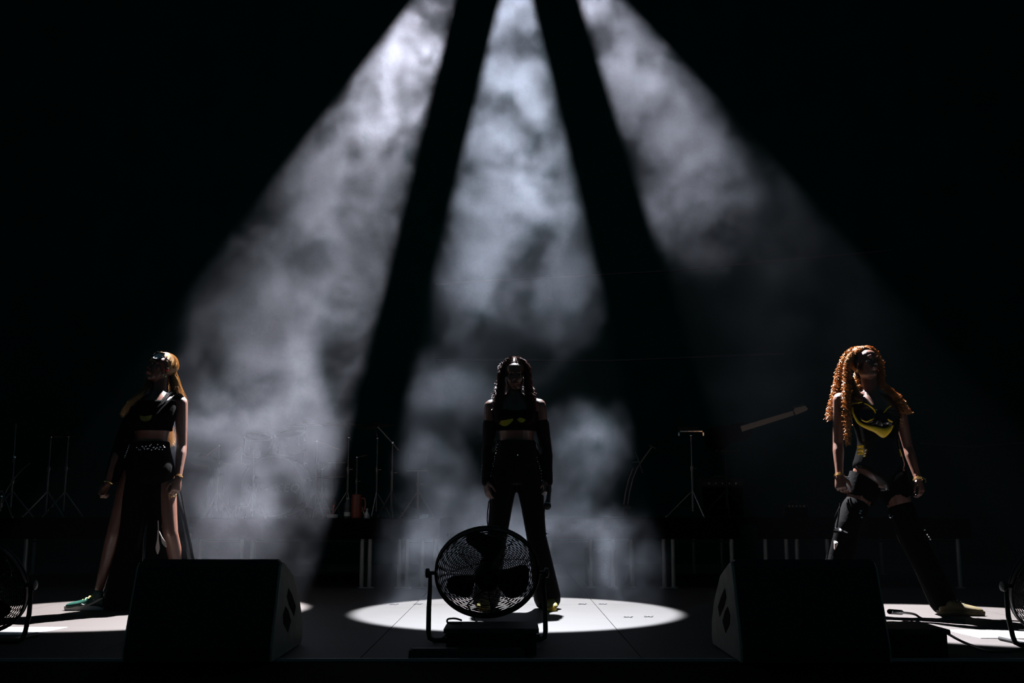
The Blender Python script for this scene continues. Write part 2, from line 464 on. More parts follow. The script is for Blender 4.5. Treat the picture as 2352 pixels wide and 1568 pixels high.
def hand(mb, wrist, dr, side, back, curls=(.35, .45, .35), s=1.0, splay=.05, thumb_close=.3):
    """side = towards the thumb, back = out of the back of the hand"""
    dr = V(dr).normalized(); side = V(side); side = (side - dr * side.dot(dr)).normalized()
    nb = dr.cross(side); nb = nb if nb.dot(V(back)) > 0 else -nb
    wrist = V(wrist)
    mb.loft([(wrist - dr * .02, side * .026 * s, nb * .020 * s), (wrist, side * .027 * s, nb * .019 * s), (wrist + dr * .03 * s, side * .035 * s, nb * .017 * s),
             (wrist + dr * .065 * s, side * .040 * s, nb * .014 * s), (wrist + dr * .088 * s, side * .037 * s, nb * .011 * s)], 16, 3)
    for k, (off, ln) in enumerate(((.031, .072), (.0105, .080), (-.0105, .074), (-.030, .058))):
        b = wrist + dr * (.078 - abs(k - 1) * .004) * s + side * off * s
        d = (dr + side * (off * splay * 30)).normalized(); ang = 0; p = b
        pts = [b]; 
        for j, fr in enumerate((.46, .30, .24)):
            ang += curls[j] * (1 + .12 * k)
            q = d * math.cos(ang) - nb * math.sin(ang)
            p = p + q * ln * fr * s; pts.append(p)
        mb.chain(pts, [.0088 * s, .0082 * s, .0074 * s, .0062 * s], 10)
    t0 = wrist + dr * .022 * s + side * .024 * s
    d1 = (dr * .65 + side * .6 - nb * thumb_close).normalized(); d2 = (dr * .9 + side * .15 - nb * thumb_close * 1.3).normalized()
    mb.chain([t0, t0 + d1 * .038 * s, t0 + d1 * .038 * s + d2 * .028 * s, t0 + d1 * .038 * s + d2 * .05 * s], [.014 * s, .0105 * s, .0095 * s, .0075 * s], 10)
    return nb


def arm(mb, sh, el, wr, k=1.0):
    sh, el, wr = V(sh), V(el), V(wr)
    mb.chain([sh, sh.lerp(el, .3), sh.lerp(el, .7), el, el.lerp(wr, .25), el.lerp(wr, .65), wr],
             [.050 * k, .046 * k, .039 * k, .035 * k, .038 * k, .030 * k, .0245 * k])


def leg(mb, hip, kn, an, k=1.0):
    hip, kn, an = V(hip), V(kn), V(an); back = V((0, .012, 0))
    mb.chain([hip, hip.lerp(kn, .35), hip.lerp(kn, .75), kn, kn.lerp(an, .3) + back, kn.lerp(an, .7), an],
             [.090 * k, .083 * k, .063 * k, .053 * k, .054 * k, .039 * k, .033 * k], 18)


def head(mb, c, R, s=1.0):
    T = lambda x, y, z: V(c) + R @ (V((x, y, z)) * s)
    mb.ball(T(0, .018, .038), V((.073, .090, .080)) * s, R, 20, 14)
    mb.ball(T(0, -.026, .045), V((.062, .058, .052)) * s, R)
    mb.ball(T(0, -.030, -.032), V((.060, .056, .072)) * s, R)
    mb.ball(T(0, -.060, -.082), V((.026, .024, .022)) * s, R)
    mb.ball(T(0, .0, -.045), V((.058, .050, .050)) * s, R)
    for q in (-1, 1):
        mb.ball(T(q * .034, -.052, -.016), V((.026, .025, .032)) * s, R)
        mb.ball(T(q * .075, .012, -.006), V((.008, .019, .031)) * s, R)
        mb.cone(T(q * .008, -.080, .026), T(q * .040, -.068, .027), .008 * s, .007 * s, 8)
        mb.ball(T(q * .012, -.089, -.026), V((.009, .010, .008)) * s, R, 8, 6)
    mb.cone(T(0, -.078, .022), T(0, -.098, -.020), .008 * s, .0115 * s, 10)
    mb.ball(T(0, -.080, -.052), V((.028, .014, .016)) * s, R)
    return T


def face_bits(T, R, s, par, lipm, lid):
    lb = MB()
    for q in (-1, 1):
        e = MB().ball(T(q * .031, -.066, .004), V((.0120, .0120, .0110)) * s, R, 12, 8).build('eye', M['eye'], par)
        MB().ball(T(q * .031, -.0762, .004), V((.0055, .003, .0055)) * s, R, 10, 6).build('iris', M['blackcloth'], e)
        MB().tube([T(q * .014, -.090, .029), T(q * .030, -.090, .036), T(q * .048, -.078, .030)], [.0022 * s, .003 * s, .0015 * s], 6).build('eyebrow', lid, par)
    lb.loft([(T(-.025, -.084, -.052), R @ V((0, .002, 0)), R @ V((0, 0, .001))), (T(-.012, -.092, -.050), R @ V((0, .004, 0)), R @ V((0, 0, .004))), (T(0, -.0935, -.0515), R @ V((0, .004, 0)), R @ V((0, 0, .0035))),
             (T(.012, -.092, -.050), R @ V((0, .004, 0)), R @ V((0, 0, .004))), (T(.025, -.084, -.052), R @ V((0, .002, 0)), R @ V((0, 0, .001)))], 10, 3)
    lb.loft([(T(-.022, -.085, -.055), R @ V((0, .002, 0)), R @ V((0, 0, .001))), (T(0, -.0925, -.0605), R @ V((0, .005, 0)), R @ V((0, 0, .0045))), (T(.022, -.085, -.055), R @ V((0, .002, 0)), R @ V((0, 0, .001)))], 10, 4)
    lb.build('lips', lipm, par)


def strands(mb, ctrl, n, r=.0016, jit=.004, seg=14, rng=None, curl=None, tipj=.25, sides=3):
    """ctrl: list of (point, spread); straight or coiled strands following the path"""
    rng = rng or random
    m = len(ctrl)

    def interp(t):
        x = t * (m - 1); i = min(int(x), m - 2); f = x - i; f2 = f * f * (3 - 2 * f) if m > 2 else f
        a = [ctrl[max(i - 1, 0)], ctrl[i], ctrl[i + 1], ctrl[min(i + 2, m - 1)]]
        p = [V(q[0]) for q in a]
        c = .5 * ((2 * p[1]) + (p[2] - p[0]) * f + (2 * p[0] - 5 * p[1] + 4 * p[2] - p[3]) * f * f + (3 * p[1] - p[0] - 3 * p[2] + p[3]) * f ** 3)
        return c, a[1][1] * (1 - f2) + a[2][1] * f2
    for _ in range(n):
        while True:
            o = V((rng.uniform(-1, 1), rng.uniform(-1, 1), rng.uniform(-1, 1)))
            if o.length < 1: break
        tend = 1 - rng.random() ** 2 * tipj; t0 = rng.uniform(0, .12)
        ph = rng.uniform(0, 6.28); ph2 = rng.uniform(0, 6.28); pts = []
        if curl: cr_, cp = curl[0] * rng.uniform(.6, 1.3), curl[1] * rng.uniform(.75, 1.35)
        prev = None; arc = 0; steps = seg if not curl else seg
        for k in range(steps + 1):
            t = t0 + (tend - t0) * k / steps
            c, sp = interp(t)
            if prev is not None: arc += (c - prev).length
            prev = c
            p = c + o * sp + V((math.sin(t * 9 + ph), math.sin(t * 7 + ph2), 0)) * jit * (.3 + t)
            if curl:
                a = arc / cp * 6.283 + ph; g = min(1, .25 + t * 1.6)
                w_ = 1 + .45 * math.sin(t * 23 + ph) + .3 * math.sin(t * 57 + ph2)
                p += V((math.cos(a), math.sin(a), .35 * math.sin(a * 2))) * cr_ * g * w_ + V((math.sin(t * 31 + ph2), math.sin(t * 27 + ph), 0)) * cr_ * .7 * g
            pts.append(p)
        mb.tube(pts, [r * (1 - .6 * (k / steps) ** 3) for k in range(steps + 1)], sides, cap=False)
    return mb


def shoe(par, heel, fdir, ank, up_m, sole_m, s=1.0, tail=None, toe_m=None):
    fd = V(fdir); fd.z = 0; fd.normalize(); sd = V((fd.y, -fd.x, 0)); up = V((0, 0, 1)); H0 = V((heel[0], heel[1], 0))
    T = lambda x, y, z: H0 + (fd * x + sd * y + up * z) * s
    b = MB()
    b.loft([(T(x, 0, z), sd * hw * s, up * hh * s) for x, z, hw, hh in ((-.012, .045, .018, .03), (0, .052, .031, .045), (.05, .056, .036, .05), (.10, .05, .038, .042), (.15, .042, .043, .032), (.20, .036, .044, .026), (.24, .031, .034, .019), (.258, .028, .014, .010))], 18, 4)
    b.cone(T(.045, 0, .075), T(.04, 0, .09).lerp(V(ank), .35), .040 * s, .038 * s, 16)
    o = b.remesh('shoe', up_m, par, .0045, 2)
    out = []
    for a in range(28):
        t = a / 28 * 2 * math.pi; cx = .122 + .146 * math.cos(t); wy = (.044 if math.cos(t) > -.2 else .036) * math.sin(t) * (1 if abs(math.cos(t)) < .9 else .9)
        out.append(T(cx, wy, 0))
    sb = MB(); sb.ring_loft([[V(p) + up * h + (V(p) - T(.12, 0, 0)).normalized() * e for p in out] for h, e in ((.001, -.003), (.006, 0), (.024, .002), (.030, -.001))])
    sb.build('sole', sole_m, o)
    return o, T, fd, sd


def scalp(h, T, R, n, rng, r, k=1.0, front=0.0, curl=None):
    """strands combed over the crown, leaving the face free"""
    for _ in range(n):
        az = rng.uniform(0, 2 * math.pi)
        fr = max(0, -math.sin(az))                      # 1 = towards the face
        end = (1.75 - fr * (.95 + front)) * rng.uniform(.85, 1.05); st = rng.uniform(0, .5)
        pts = []; m = 26 if curl else 10; ph = rng.uniform(0, 6.28); lift = rng.uniform(1.0, 1.09)
        for j in range(m):
            th = st + (end - st) * j / (m - 1)
            x, y, z = math.sin(th) * math.cos(az), math.sin(th) * math.sin(az), math.cos(th)
            p = T(x * .083 * k * lift, .030 + y * .092 * k * lift, .046 + z * .084 * k * lift)
            if curl: a = j * 1.15 + ph; p = p + V((math.cos(a), math.sin(a), math.cos(a * 1.3))) * curl[0]
            pts.append(p)
        h.tube(pts, r, 3, cap=False)


# ---- left performer: fair, blonde, slit wide trousers
def left_performer():
    Y0 = 7.2; P = Pf(Y0)
    r = thing('person', 'person with long blonde hair and sunglasses pushed up, wearing black crop top and slit trousers', 'person', (P(343, 1395).x, Y0, 0))
    yaw = math.radians(-22)
    rows = [(341, 1112, .10, .10, 0), (342, 1098, .155, .12, 0), (343, 1078, .172, .125, 0), (344, 1050, .152, .112, 0), (347, 1012, .122, .092, 0), (350, 982, .132, .1, -.01), (352, 955, .148, .122, -.015),
            (355, 934, .155, .105, -.01), (361, 918, .135, .08, 0), (366, 905, .078, .062, .005), (369, 895, .050, .054, .005), (371, 872, .047, .05, .01), (374, 856, .046, .05, .02)]
    b = MB(); torso(b, P, rows, yaw)
    R = Matrix.Rotation(math.radians(-38), 3, 'Z') @ Matrix.Rotation(math.radians(-14), 3, 'X') @ Matrix.Rotation(math.radians(4), 3, 'Y')
    T = head(b, P(368, 848, 0), R, .96)
    shR, shL = P(312, 934, -.02), P(415, 925, .03)
    b.cone(P(362, 912), shL, .045, .047); b.cone(P(350, 916), shR, .045, .045)
    for q in ((338, 950, -.10), (366, 950, -.085)): b.ball(P(*q), (.058, .058, .055))
    elL, wrL = P(418, 1024, .05), P(409, 1098, -.03)
    arm(b, shL, elL, wrL, .95)
    elR, wrR = P(275, 1033, -.03), P(247, 1112, -.10)
    arm(b, shR, elR, wrR, .95)
    hand(b, wrL, (-.08, -.25, -1), (-.6, -.75, 0), (.9, -.4, .2), (.35, .75, .6), .98)
    hand(b, wrR, (-.35, -.35, -.85), (-.3, -.9, .1), (-1, .2, .3), (.9, 1.0, .7), .98)
    leg(b, P(308, 1088), P(261, 1229, -.05), P(229, 1350, .0), .92)
    leg(b, P(372, 1088), P(392, 1225, -.03), P(416, 1362, .08), .92)
    b.remesh('body', M['skin_fair'], r, .0048, 3)
    face_bits(T, R, .96, r, M['lip'], M['blonde'])
    # clothes
    t = MB(); torso(t, P, [(351, 990, .138, .106, -.01), (351, 982, .138, .106, -.01), (352, 955, .154, .13, -.018), (355, 937, .158, .112, -.01), (358, 925, .146, .095, -.01), (360, 921, .13, .085, -.01)], yaw, .006)
    for q in ((338, 950, -.10), (366, 950, -.085)): t.ball(P(*q), (.064, .064, .058))
    top = t.remesh('crop_top', M['blackcloth'], r, .006, 3)
    s_ = MB()
    for k in range(5):
        o = k * 5
        s_.loft([(P(424 - o, 938 + o * .2, .08), V((.016, 0, .01)), V((0, .006, 0))), (P(414 - o, 911 + o * .5, .0), V((.017, 0, .012)), V((0, .006, 0))), (P(399 - o, 909 + o * .9, -.075), V((.014, 0, .012)), V((0, .006, 0))), (P(383 - o * .8, 927 + o * .7, -.14), V((.014, 0, .013)), V((0, .006, 0))),
                  (P(366 - o * .5, 946 + o * .4, -.17), V((.012, 0, .008)), V((0, .006, 0)))], 10, 5)
    for k in range(3):
        o = k * 6
        s_.loft([(P(404 - o, 908 - o * .1, .05), V((.012, 0, .01)), V((0, .006, 0))), (P(397 - o, 903 - o * .2, .0), V((.016, 0, .008)), V((0, .008, 0))), (P(386 - o * .8, 908 + o * .3, -.07), V((.014, 0, .010)), V((0, .006, 0))), (P(370 - o * .6, 930 + o * .4, -.14), V((.012, 0, .010)), V((0, .006, 0)))], 10, 5)
    s_.build('shoulder_drape', M['satin'], r)
    yb = MB().loft([(P(322, 955, -.168), V((.003, 0, 0)), V((0, 0, .004))), (P(330, 961, -.172), V((.02, 0, 0)), V((0, .004, .016))), (P(340, 960, -.172), V((.02, 0, 0)), V((0, .004, .017))), (P(348, 954, -.165), V((.003, 0, 0)), V((0, 0, .004)))], 12, 4)
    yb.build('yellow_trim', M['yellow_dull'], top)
    w_ = MB(); torso(w_, P, [(347, 1014, .126, .098, 0), (345, 1030, .137, .106, 0), (344, 1050, .156, .118, 0), (343, 1078, .178, .132, 0), (342, 1100, .168, .135, 0), (341, 1112, .13, .12, 0)], yaw, .008)
    tr = w_.remesh('trousers', M['blackcloth'], r, .008, 3)
    pa = MB().loft([(P(325, 1080, -.04), V((.085, .02, 0)), V((0, .09, 0))), (P(320, 1140, -.04), V((.10, .02, 0)), V((0, .085, 0))), (P(303, 1210, .0), V((.075, .03, 0)), V((0, .09, 0))), (P(293, 1290, .04), V((.085, .03, 0)), V((0, .10, 0))),
                    (P(284, 1375, .05), V((.10, .03, 0)), V((0, .12, 0))), (P(282, 1399, .05), V((.105, .03, 0)), V((0, .12, 0)))], 30, 5)
    ripple(pa, 9, .010); pa.build('trouser_panel', M['blackcloth'], tr)
    pb = MB().loft([(P(372, 1085, .04), V((.09, 0, 0)), V((0, .08, 0))), (P(379, 1148, .06), V((.108, 0, 0)), V((0, .06, 0))), (P(384, 1210, .07), V((.135, 0, 0)), V((0, .06, 0))), (P(390, 1286, .08), V((.162, 0, 0)), V((0, .08, 0))), (P(396, 1390, .09), V((.19, 0, 0)), V((0, .10, 0)))], 30, 5)
    ripple(pb, 11, .010); pb.build('trouser_panel', M['blackcloth'], tr)
    MB().tube([P(414, 1120, .05), P(421, 1160, .06), P(432, 1215, .07), P(446, 1286, .08), P(461, 1380, .09)], .005, 6).build('piping', M['satin'], tr)
    pc = MB().loft([(P(356, 1082, -.06), V((.055, 0, 0)), V((0, .06, 0))), (P(359, 1130, -.06), V((.046, 0, 0)), V((0, .05, 0))), (P(362, 1175, -.06), V((.034, 0, 0)), V((0, .04, 0))), (P(364, 1212, -.08), V((.016, 0, 0)), V((0, .02, 0)))], 24, 5)
    pc.build('trouser_panel', M['blackcloth'], tr)
    # flowing sleeve on the raised-back arm
    sl = MB().loft([(shR, V((.055, 0, .01)), V((0, .055, 0))), (P(293, 985, -.02), V((.062, 0, .01)), V((0, .05, 0))), (P(278, 1035, -.02), V((.065, 0, .015)), V((0, .05, 0))), (P(266, 1078, -.05), V((.062, 0, .02)), V((0, .045, 0))), (P(254, 1112, -.07), V((.05, 0, .02)), V((0, .04, 0)))], 24, 4)
    ripple(sl, 7, .005); sl.build('sleeve', M['blackcloth'], r)
    rb = MB()
    for (a, c) in (((363, 1217), (362, 1272)), ((365, 1219), (381, 1256))):
        a3, c3 = P(*a, -.14), P(*c, -.16)
        rb.loft([(a3, V((.003, 0, 0)), V((0, .002, 0))), (a3.lerp(c3, .4), V((.006, 0, 0)), V((0, .002, 0))), (a3.lerp(c3, .75), V((.014, 0, 0)), V((0, .002, 0))), (c3, V((.003, 0, 0)), V((0, .002, 0)))], 8, 4)
    rb.tube([P(363, 1195, -.14), P(364, 1218, -.14)], .003, 6)
    rb.build('ribbon', M['sole'], tr)
    rb = MB().loft([(P(328, 1190, -.10), V((.004, 0, 0)), V((0, .003, 0))), (P(325, 1215, -.11), V((.011, 0, 0)), V((0, .003, 0))), (P(320, 1240, -.11), V((.013, 0, 0)), V((0, .003, 0))), (P(317, 1264, -.11), V((.003, 0, 0)), V((0, .003, 0)))], 8, 4)
    rb.build('ribbon', M['satin'], tr)
    bb = MB(); rr = random.Random(3)
    for k in range(26): bb.ball(P(315 + k * 2.6 + rr.uniform(-1, 1), 1025 + rr.uniform(-4, 7) + 3 * math.sin(k), -.125 - .012 * math.sin(k / 25 * 3.14)), .003 + .002 * rr.random(), None, 6, 5)
    for k in range(8): bb.ball(P(297 - k * 1.5, 1022 + k * 4.0, -.13), .0035, None, 6, 5)
    stuff(bb.build('beads', M['silver'], tr))
    o, TT, fd, sd = shoe(r, P(236, 1395, .0), (-1, -.10, 0), P(231, 1350, 0), M['green'], M['white'], .93)
    lb = MB()
    for k in range(6):
        x = .075 + k * .021; z = .108 - k * .011
        lb.tube([TT(x, -.026, z - .014), TT(x + .003, -.008, z), TT(x - .003, .010, z), TT(x, .026, z - .014)], .0032, 6)
    stuff(lb.build('laces', M['yellow'], o))
    sw = MB()
    for sgn in (-1, 1):
        q = [(.135, .050), (.12, .043), (.095, .044), (.06, .058), (.02, .082), (-.004, .090), (.0, .080), (.05, .050), (.085, .034), (.12, .032), (.14, .042)]
        def yy(x): return sgn * (.0415 + .006 * max(0, min(1, x / .14)) - (.022 if x < .01 else .0))
        sw.prism([TT(x, yy(x) * .96, z) for x, z in q], (0, 0, 0), sd * sgn * .006)
    sw.build('side_stripe', M['white'], o)
    o2, _, _, _ = shoe(r, P(417, 1384, .13), (-.3, -1, 0), P(417, 1360, .10), M['green'], M['white'], .93)
    # sunglasses pushed up on the hair
    sg = MB()
    def arc(x): return -.083 + .045 * (x / .075) ** 2
    for q in (-1, 1):
        sg.tube([T(q * x, arc(x) + dy, z) for x, z, dy in ((.008, .078, 0), (.012, .052, -.012), (.030, .046, -.012), (.058, .050, -.012), (.068, .078, 0), (.058, .100, .016), (.022, .104, .016))], .0045, 6, closed=True)
        sg.tube([T(q * .067, arc(.067), .08), T(q * .080, .02, .06), T(q * .080, .05, .045)], .0035, 6)
    sg.tube([T(-.06, arc(.06) + .014, .103), T(0, arc(0) + .016, .108), T(.06, arc(.06) + .014, .103)], .007, 6)
    sg.tube([T(-.01, arc(0), .08), T(.01, arc(0), .08)], .005, 6)
    g_ = sg.build('sunglasses', M['pvc'], r)
    ln = MB().prism([T(x, arc(x) + dy, z) for x, z, dy in ((.012, .054, -.011), (.030, .048, -.011), (.057, .052, -.011), (.066, .078, 0), (.056, .098, .015), (.022, .100, .015), (.010, .078, 0))], (0, 0, 0), R @ V((0, -.002, .001)))
    ln.build('lens', M['paper'], g_)  # white base colour stands in for the bright reflection on this lens
    # earring, in-ear monitor, bracelets, rings
    eb = MB(); e0 = T(.080, .0, -.050)
    eb.tube([e0 + V((math.cos(a) * .011, 0, math.sin(a) * .011)) for a in [k * .5236 for k in range(12)]], .0022, 6, closed=True)
    eb.build('earring', M['gold'], r)
    MB().ball(T(.083, .008, -.006), V((.008, .012, .012))).build('in_ear_monitor', M['red'], r)
    for (wq, nrm) in ((wrL, (wrL - elL)), (wrR, (wrR - elR))):
        d = nrm.normalized(); u = d.orthogonal().normalized(); v = d.cross(u)
        MB().tube([wq - d * .012 + (u * math.cos(a * .4488) + v * math.sin(a * .4488)) * .0285 for a in range(14)], .004, 6, closed=True).build('bracelet', M['gold'], r)
    for q in ((394, 1140, -.09), (399, 1140, -.09), (404, 1136, -.08), (230, 1133, -.16), (232, 1141, -.165)): MB().ball(P(*q), .0055, None, 8, 6).build('ring', M['gold'], r)
    # hair
    h = MB(); rg_ = random.Random(11)
    h.ball(T(0, .036, .042), V((.075, .083, .076)), R, 20, 14)
    scalp(h, T, R, 320, rg_, .0013, .98, .1)
    hc = lambda L_: [(P(a, b_, c), s) for a, b_, c, s in L_]
    strands(h, hc([(366, 815, .05, .030), (388, 826, .05, .016), (397, 850, .05, .018), (405, 880, .05, .026), (412, 905, .06, .036), (419, 922, .06, .04)]), 300, .0013, .006, 16, rg_)
    strands(h, hc([(350, 850, .10, .03), (340, 880, .02, .016), (326, 903, -.04, .016), (306, 920, -.06, .02), (292, 940, -.06, .025), (284, 955, -.05, .02)]), 200, .0013, .008, 18, rg_)
    strands(h, hc([(366, 830, .10, .05), (362, 880, .12, .055), (366, 930, .14, .07), (380, 985, .14, .055), (394, 1022, .12, .022)]), 260, .0015, .008, 16, rg_)
    strands(h, hc([(384, 822, .08, .02), (394, 842, .09, .022), (397, 866, .09, .028), (400, 892, .09, .03), (404, 918, .09, .03)]), 240, .0013, .006, 16, rg_)
    strands(h, hc([(372, 815, .09, .02), (384, 838, .12, .03), (382, 870, .12, .04), (380, 910, .13, .04)]), 200, .0013, .006, 16, rg_)
    h.build('hair', M['blonde'], r)
    return r


def ripple(mb, k, amp):
    """folds: push the loft's verts in and out along their ring"""
    n = 30 if len(mb.v) % 30 == 2 else 24
    m = (len(mb.v) - 2) // n
    for i in range(m):
        ring = [V(mb.v[i * n + j]) for j in range(n)]; c = sum(ring, V()) / n
        for j in range(n):
            a = j / n * 2 * math.pi; d = ring[j] - c; L = d.length
            mb.v[i * n + j] = tuple(c + d * (1 + amp / max(L, .02) * math.sin(k * a + i * .12) * (i / m)))


# ---- centre performer
def centre_performer():
    Y0 = 7.28; P = Pf(Y0)
    r = thing('person', 'person with long dark hair in black top with yellow cups standing in the middle spotlight', 'person', (P(1186, 1395).x, Y0, 0))
    rows = [(1187, 1108, .10, .08, .02), (1187, 1098, .14, .09, .02), (1187, 1080, .168, .10, .02), (1187, 1050, .150, .098, .01), (1186, 1015, .124, .094, 0), (1185, 985, .130, .1, -.01), (1184, 957, .148, .124, -.015),
            (1183, 937, .158, .105, -.005), (1182, 922, .140, .08, .005), (1182, 908, .075, .062, .01), (1181, 897, .050, .054, .01), (1181, 875, .047, .05, .005), (1182, 860, .045, .05, .01)]
    b = MB(); torso(b, P, rows)
    R = Matrix.Rotation(math.radians(2), 3, 'Z') @ Matrix.Rotation(math.radians(9), 3, 'X')
    T = head(b, P(1182, 862, -.01), R, .98)
    shR, shL = P(1128, 934, 0), P(1238, 932, 0)
    b.cone(P(1175, 914), shR, .045, .047); b.cone(P(1189, 914), shL, .045, .047)
    for q in ((1163, 958, -.095), (1205, 958, -.095)): b.ball(P(*q), (.06, .06, .055))
    elR, elL, wrR, wrL = P(1122, 1026, .04), P(1253, 1026, .04), P(1117, 1103, -.03), P(1259, 1103, -.03)
    arm(b, shR, elR, wrR); arm(b, shL, elL, wrL)
    hand(b, wrR, (.13, -.2, -1), (.5, -.85, 0), (-.9, -.4, .1), (.2, .3, .25), 1.0)
    hand(b, wrL, (-.05, -.25, -1), (-.6, -.8, 0), (.9, -.4, .1), (.9, .9, .6), 1.0, thumb_close=.6)
    hR, hL = P(1158, 1095), P(1215, 1095)
    kR, kL, aR, aL = P(1142, 1232, -.03), P(1232, 1232, -.03), P(1117, 1362, .02), P(1257, 1362, .02)
    leg(b, hR, kR, aR, .95); leg(b, hL, kL, aL, .95)
    b.remesh('body', M['skin_deep'], r, .0048, 3)
    face_bits(T, R, .98, r, M['lip'], M['darkhair'])
    t = MB(); torso(t, P, [(1185, 990, .134, .105, -.01), (1185, 980, .136, .106, -.01), (1184, 957, .154, .130, -.015), (1183, 945, .158, .118, -.01)], 0, .006)
    for q in ((1163, 958, -.095), (1205, 958, -.095)): t.ball(P(*q), (.066, .066, .058))
    top = t.remesh('crop_top', M['blackcloth'], r, .006, 3)
    for (pts) in (((1148, 970), (1158, 965), (1168, 961), (1178, 960)), ((1188, 962), (1195, 959), (1202, 957), (1209, 957))):
        y = MB(); n = len(pts); hh = [.014, .042, .044, .018] if pts[0][0] < 1180 else [.008, .032, .038, .014]
        y.loft([(P(*q, -.158 + .02 * abs(i - 1.5) / 1.5), V((.003, 0, .002)), V((0, .014, hh[i]))) for i, q in enumerate(pts)], 14, 5)
        y.build('cup', M['yellow'], top)
    for (sh, el, wr) in ((shR, elR, wrR), (shL, elL, wrL)):
        s_ = MB(); a0 = sh.lerp(el, .42)
        s_.chain([a0, sh.lerp(el, .75), el, el.lerp(wr, .25), el.lerp(wr, .65), wr, wr + (wr - el).normalized() * .012], [.052, .047, .043, .046, .038, .033, .032])
        o = s_.remesh('sleeve', M['satin'], r, .006, 2)
        st = MB(); sx = -1 if sh.x < P(1186, 1000).x else 1
        for k in range(9):
            q = el.lerp(wr, k / 9) if k else el
            st.ball(q + V((sx * .036, -.016, 0)), .0028, None, 6, 5)
        stuff(st.build('studs', M['silver'], o))
    w_ = MB(); torso(w_, P, [(1186, 1012, .130, .098, 0), (1186, 1024, .134, .1, 0), (1187, 1050, .158, .106, .01), (1187, 1080, .176, .112, .02), (1187, 1100, .176, .108, .02), (1187, 1112, .165, .10, .02)], 0, .008)
    w_.chain([hR, hR.lerp(kR, .5), kR, kR.lerp(aR, .5), P(1117, 1372, .02)], [.100, .080, .068, .078, .094], 20)
    w_.chain([hL, hL.lerp(kL, .5), kL, kL.lerp(aL, .5), P(1257, 1372, .02)], [.100, .080, .068, .078, .094], 20)
    tr = w_.remesh('trousers', M['satin'], r, .007, 4)
    for side, pts in ((-1, [(1143, 1020), (1137, 1048), (1132, 1070), (1127, 1100)]), (1, [(1229, 1040), (1236, 1060), (1242, 1080), (1246, 1110), (1247, 1180)])):
        st = MB(); rr = random.Random(5)
        for i in range(len(pts) - 1):
            for k in range(4):
                q = V(pts[i]).lerp(V(pts[i + 1]), k / 4)
                st.ball(P(q.x + rr.uniform(-1, 1), q.y, -.05), rr.choice((.003, .0045, .0035)), None, 6, 5)
        stuff(st.build('studs', M['silver'], tr))
    for x, ya, yb in ((1120, 1150, 1213), (1250, 1150, 1222)):
        s_ = MB().tube([P(x + 3, ya, -.03), P(x, ya + 25, -.05), P(x - 1, ya + 45, -.05), P(x + 1.5, yb, -.05)], .004, 6)
        s_.box(P(x + 3, yb + 3, -.05), (.02, .006, .012))
        s_.build('strap', M['blackplastic'], tr)
    MB().ball(P(1189, 1044, -.145), .006, None, 8, 6).build('button', M['silver'], tr)
    for ax, px in ((aR, 1116), (aL, 1258)):
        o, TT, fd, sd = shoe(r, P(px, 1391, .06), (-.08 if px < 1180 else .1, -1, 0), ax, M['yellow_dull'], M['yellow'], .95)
        lb = MB()
        for k in range(5):
            x = .08 + k * .022; z = .106 - k * .011
            lb.tube([TT(x, -.026, z - .014), TT(x + .003, -.008, z), TT(x - .003, .010, z), TT(x, .026, z - .014)], .0035, 6)
        stuff(lb.build('laces', M['blackplastic'], o))
    MB().tube([T(.078, 0, -.05) + V((math.cos(a * .5236) * .012, 0, math.sin(a * .5236) * .012)) for a in range(12)], .002, 6, closed=True).build('earring', M['gold'], r)
    h = MB(); rg_ = random.Random(21)
    h.ball(T(0, .028, .050), V((.084, .092, .078)), R, 22, 16)
    scalp(h, T, R, 260, rg_, .0014, 1.0, -.15)
    hc = lambda L_: [(P(a, b_, c), s) for a, b_, c, s in L_]
    cu = (.010, .075)
    for sgn in (-1, 1):
        X = lambda d: 1182 + sgn * d
        strands(h, hc([(X(4), 822, -.04, .008), (X(20), 832, -.03, .012), (X(30), 856, -.03, .018), (X(31), 885, -.03, .026), (X(36), 915, -.05, .032), (X(37), 950, -.10, .03), (X(35), 970, -.13, .022)]), 300, .0013, .006, 44, rg_, (.005, .085))
        strands(h, hc([(X(4), 822, .04, .02), (X(26), 840, .05, .025), (X(31), 870, .05, .025), (X(33), 900, .06, .025), (X(33), 930, .07, .022)]), 200, .0013, .006, 48, rg_, (.007, .06))
        strands(h, hc([(X(33), 880, .0, .016), (X(40), 892, -.01, .014), (X(44), 912, -.06, .014), (X(45), 945, -.09, .012)]), 60, .0012, .006, 56, rg_, (.008, .038))
    strands(h, hc([(1182, 836, .05, .025), (1182, 855, .11, .05), (1182, 900, .12, .06), (1182, 960, .13, .055)]), 200, .0015, .006, 18, rg_, (.008, .07))
    for k in range(16):
        a = rg_.uniform(-.6, .6); p0 = T(a * .06, .02 + rg_.uniform(-.05, .05), .115); 
        h.tube([p0, p0 + V((a * .03 + rg_.uniform(-.01, .01), -.02, .008)), p0 + V((a * .045, -.03, .002))], .0006, 3, cap=False)
    h.build('hair', M['darkhair'], r)
    # held microphone
    m = MB(); a, c = P(1262, 1122, -.075), P(1258, 1158, -.085); d = (c - a).normalized()
    m.lathe([(.001, -.075), (.011, -.074), (.012, -.04), (.016, .03), (.019, .045), (.019, .05)], a.lerp(c, .5), 16, d)
    mic = thing('microphone', 'black wireless microphone held low in the middle performer\'s hand', 'microphone', a)
    m.build('handle', M['blackplastic'], mic)
    MB().ball(a.lerp(c, .5) + d * .065, V((.025, .025, .027)), d.to_track_quat('Z', 'Y').to_matrix()).build('grille', M['blackmetal'], mic)
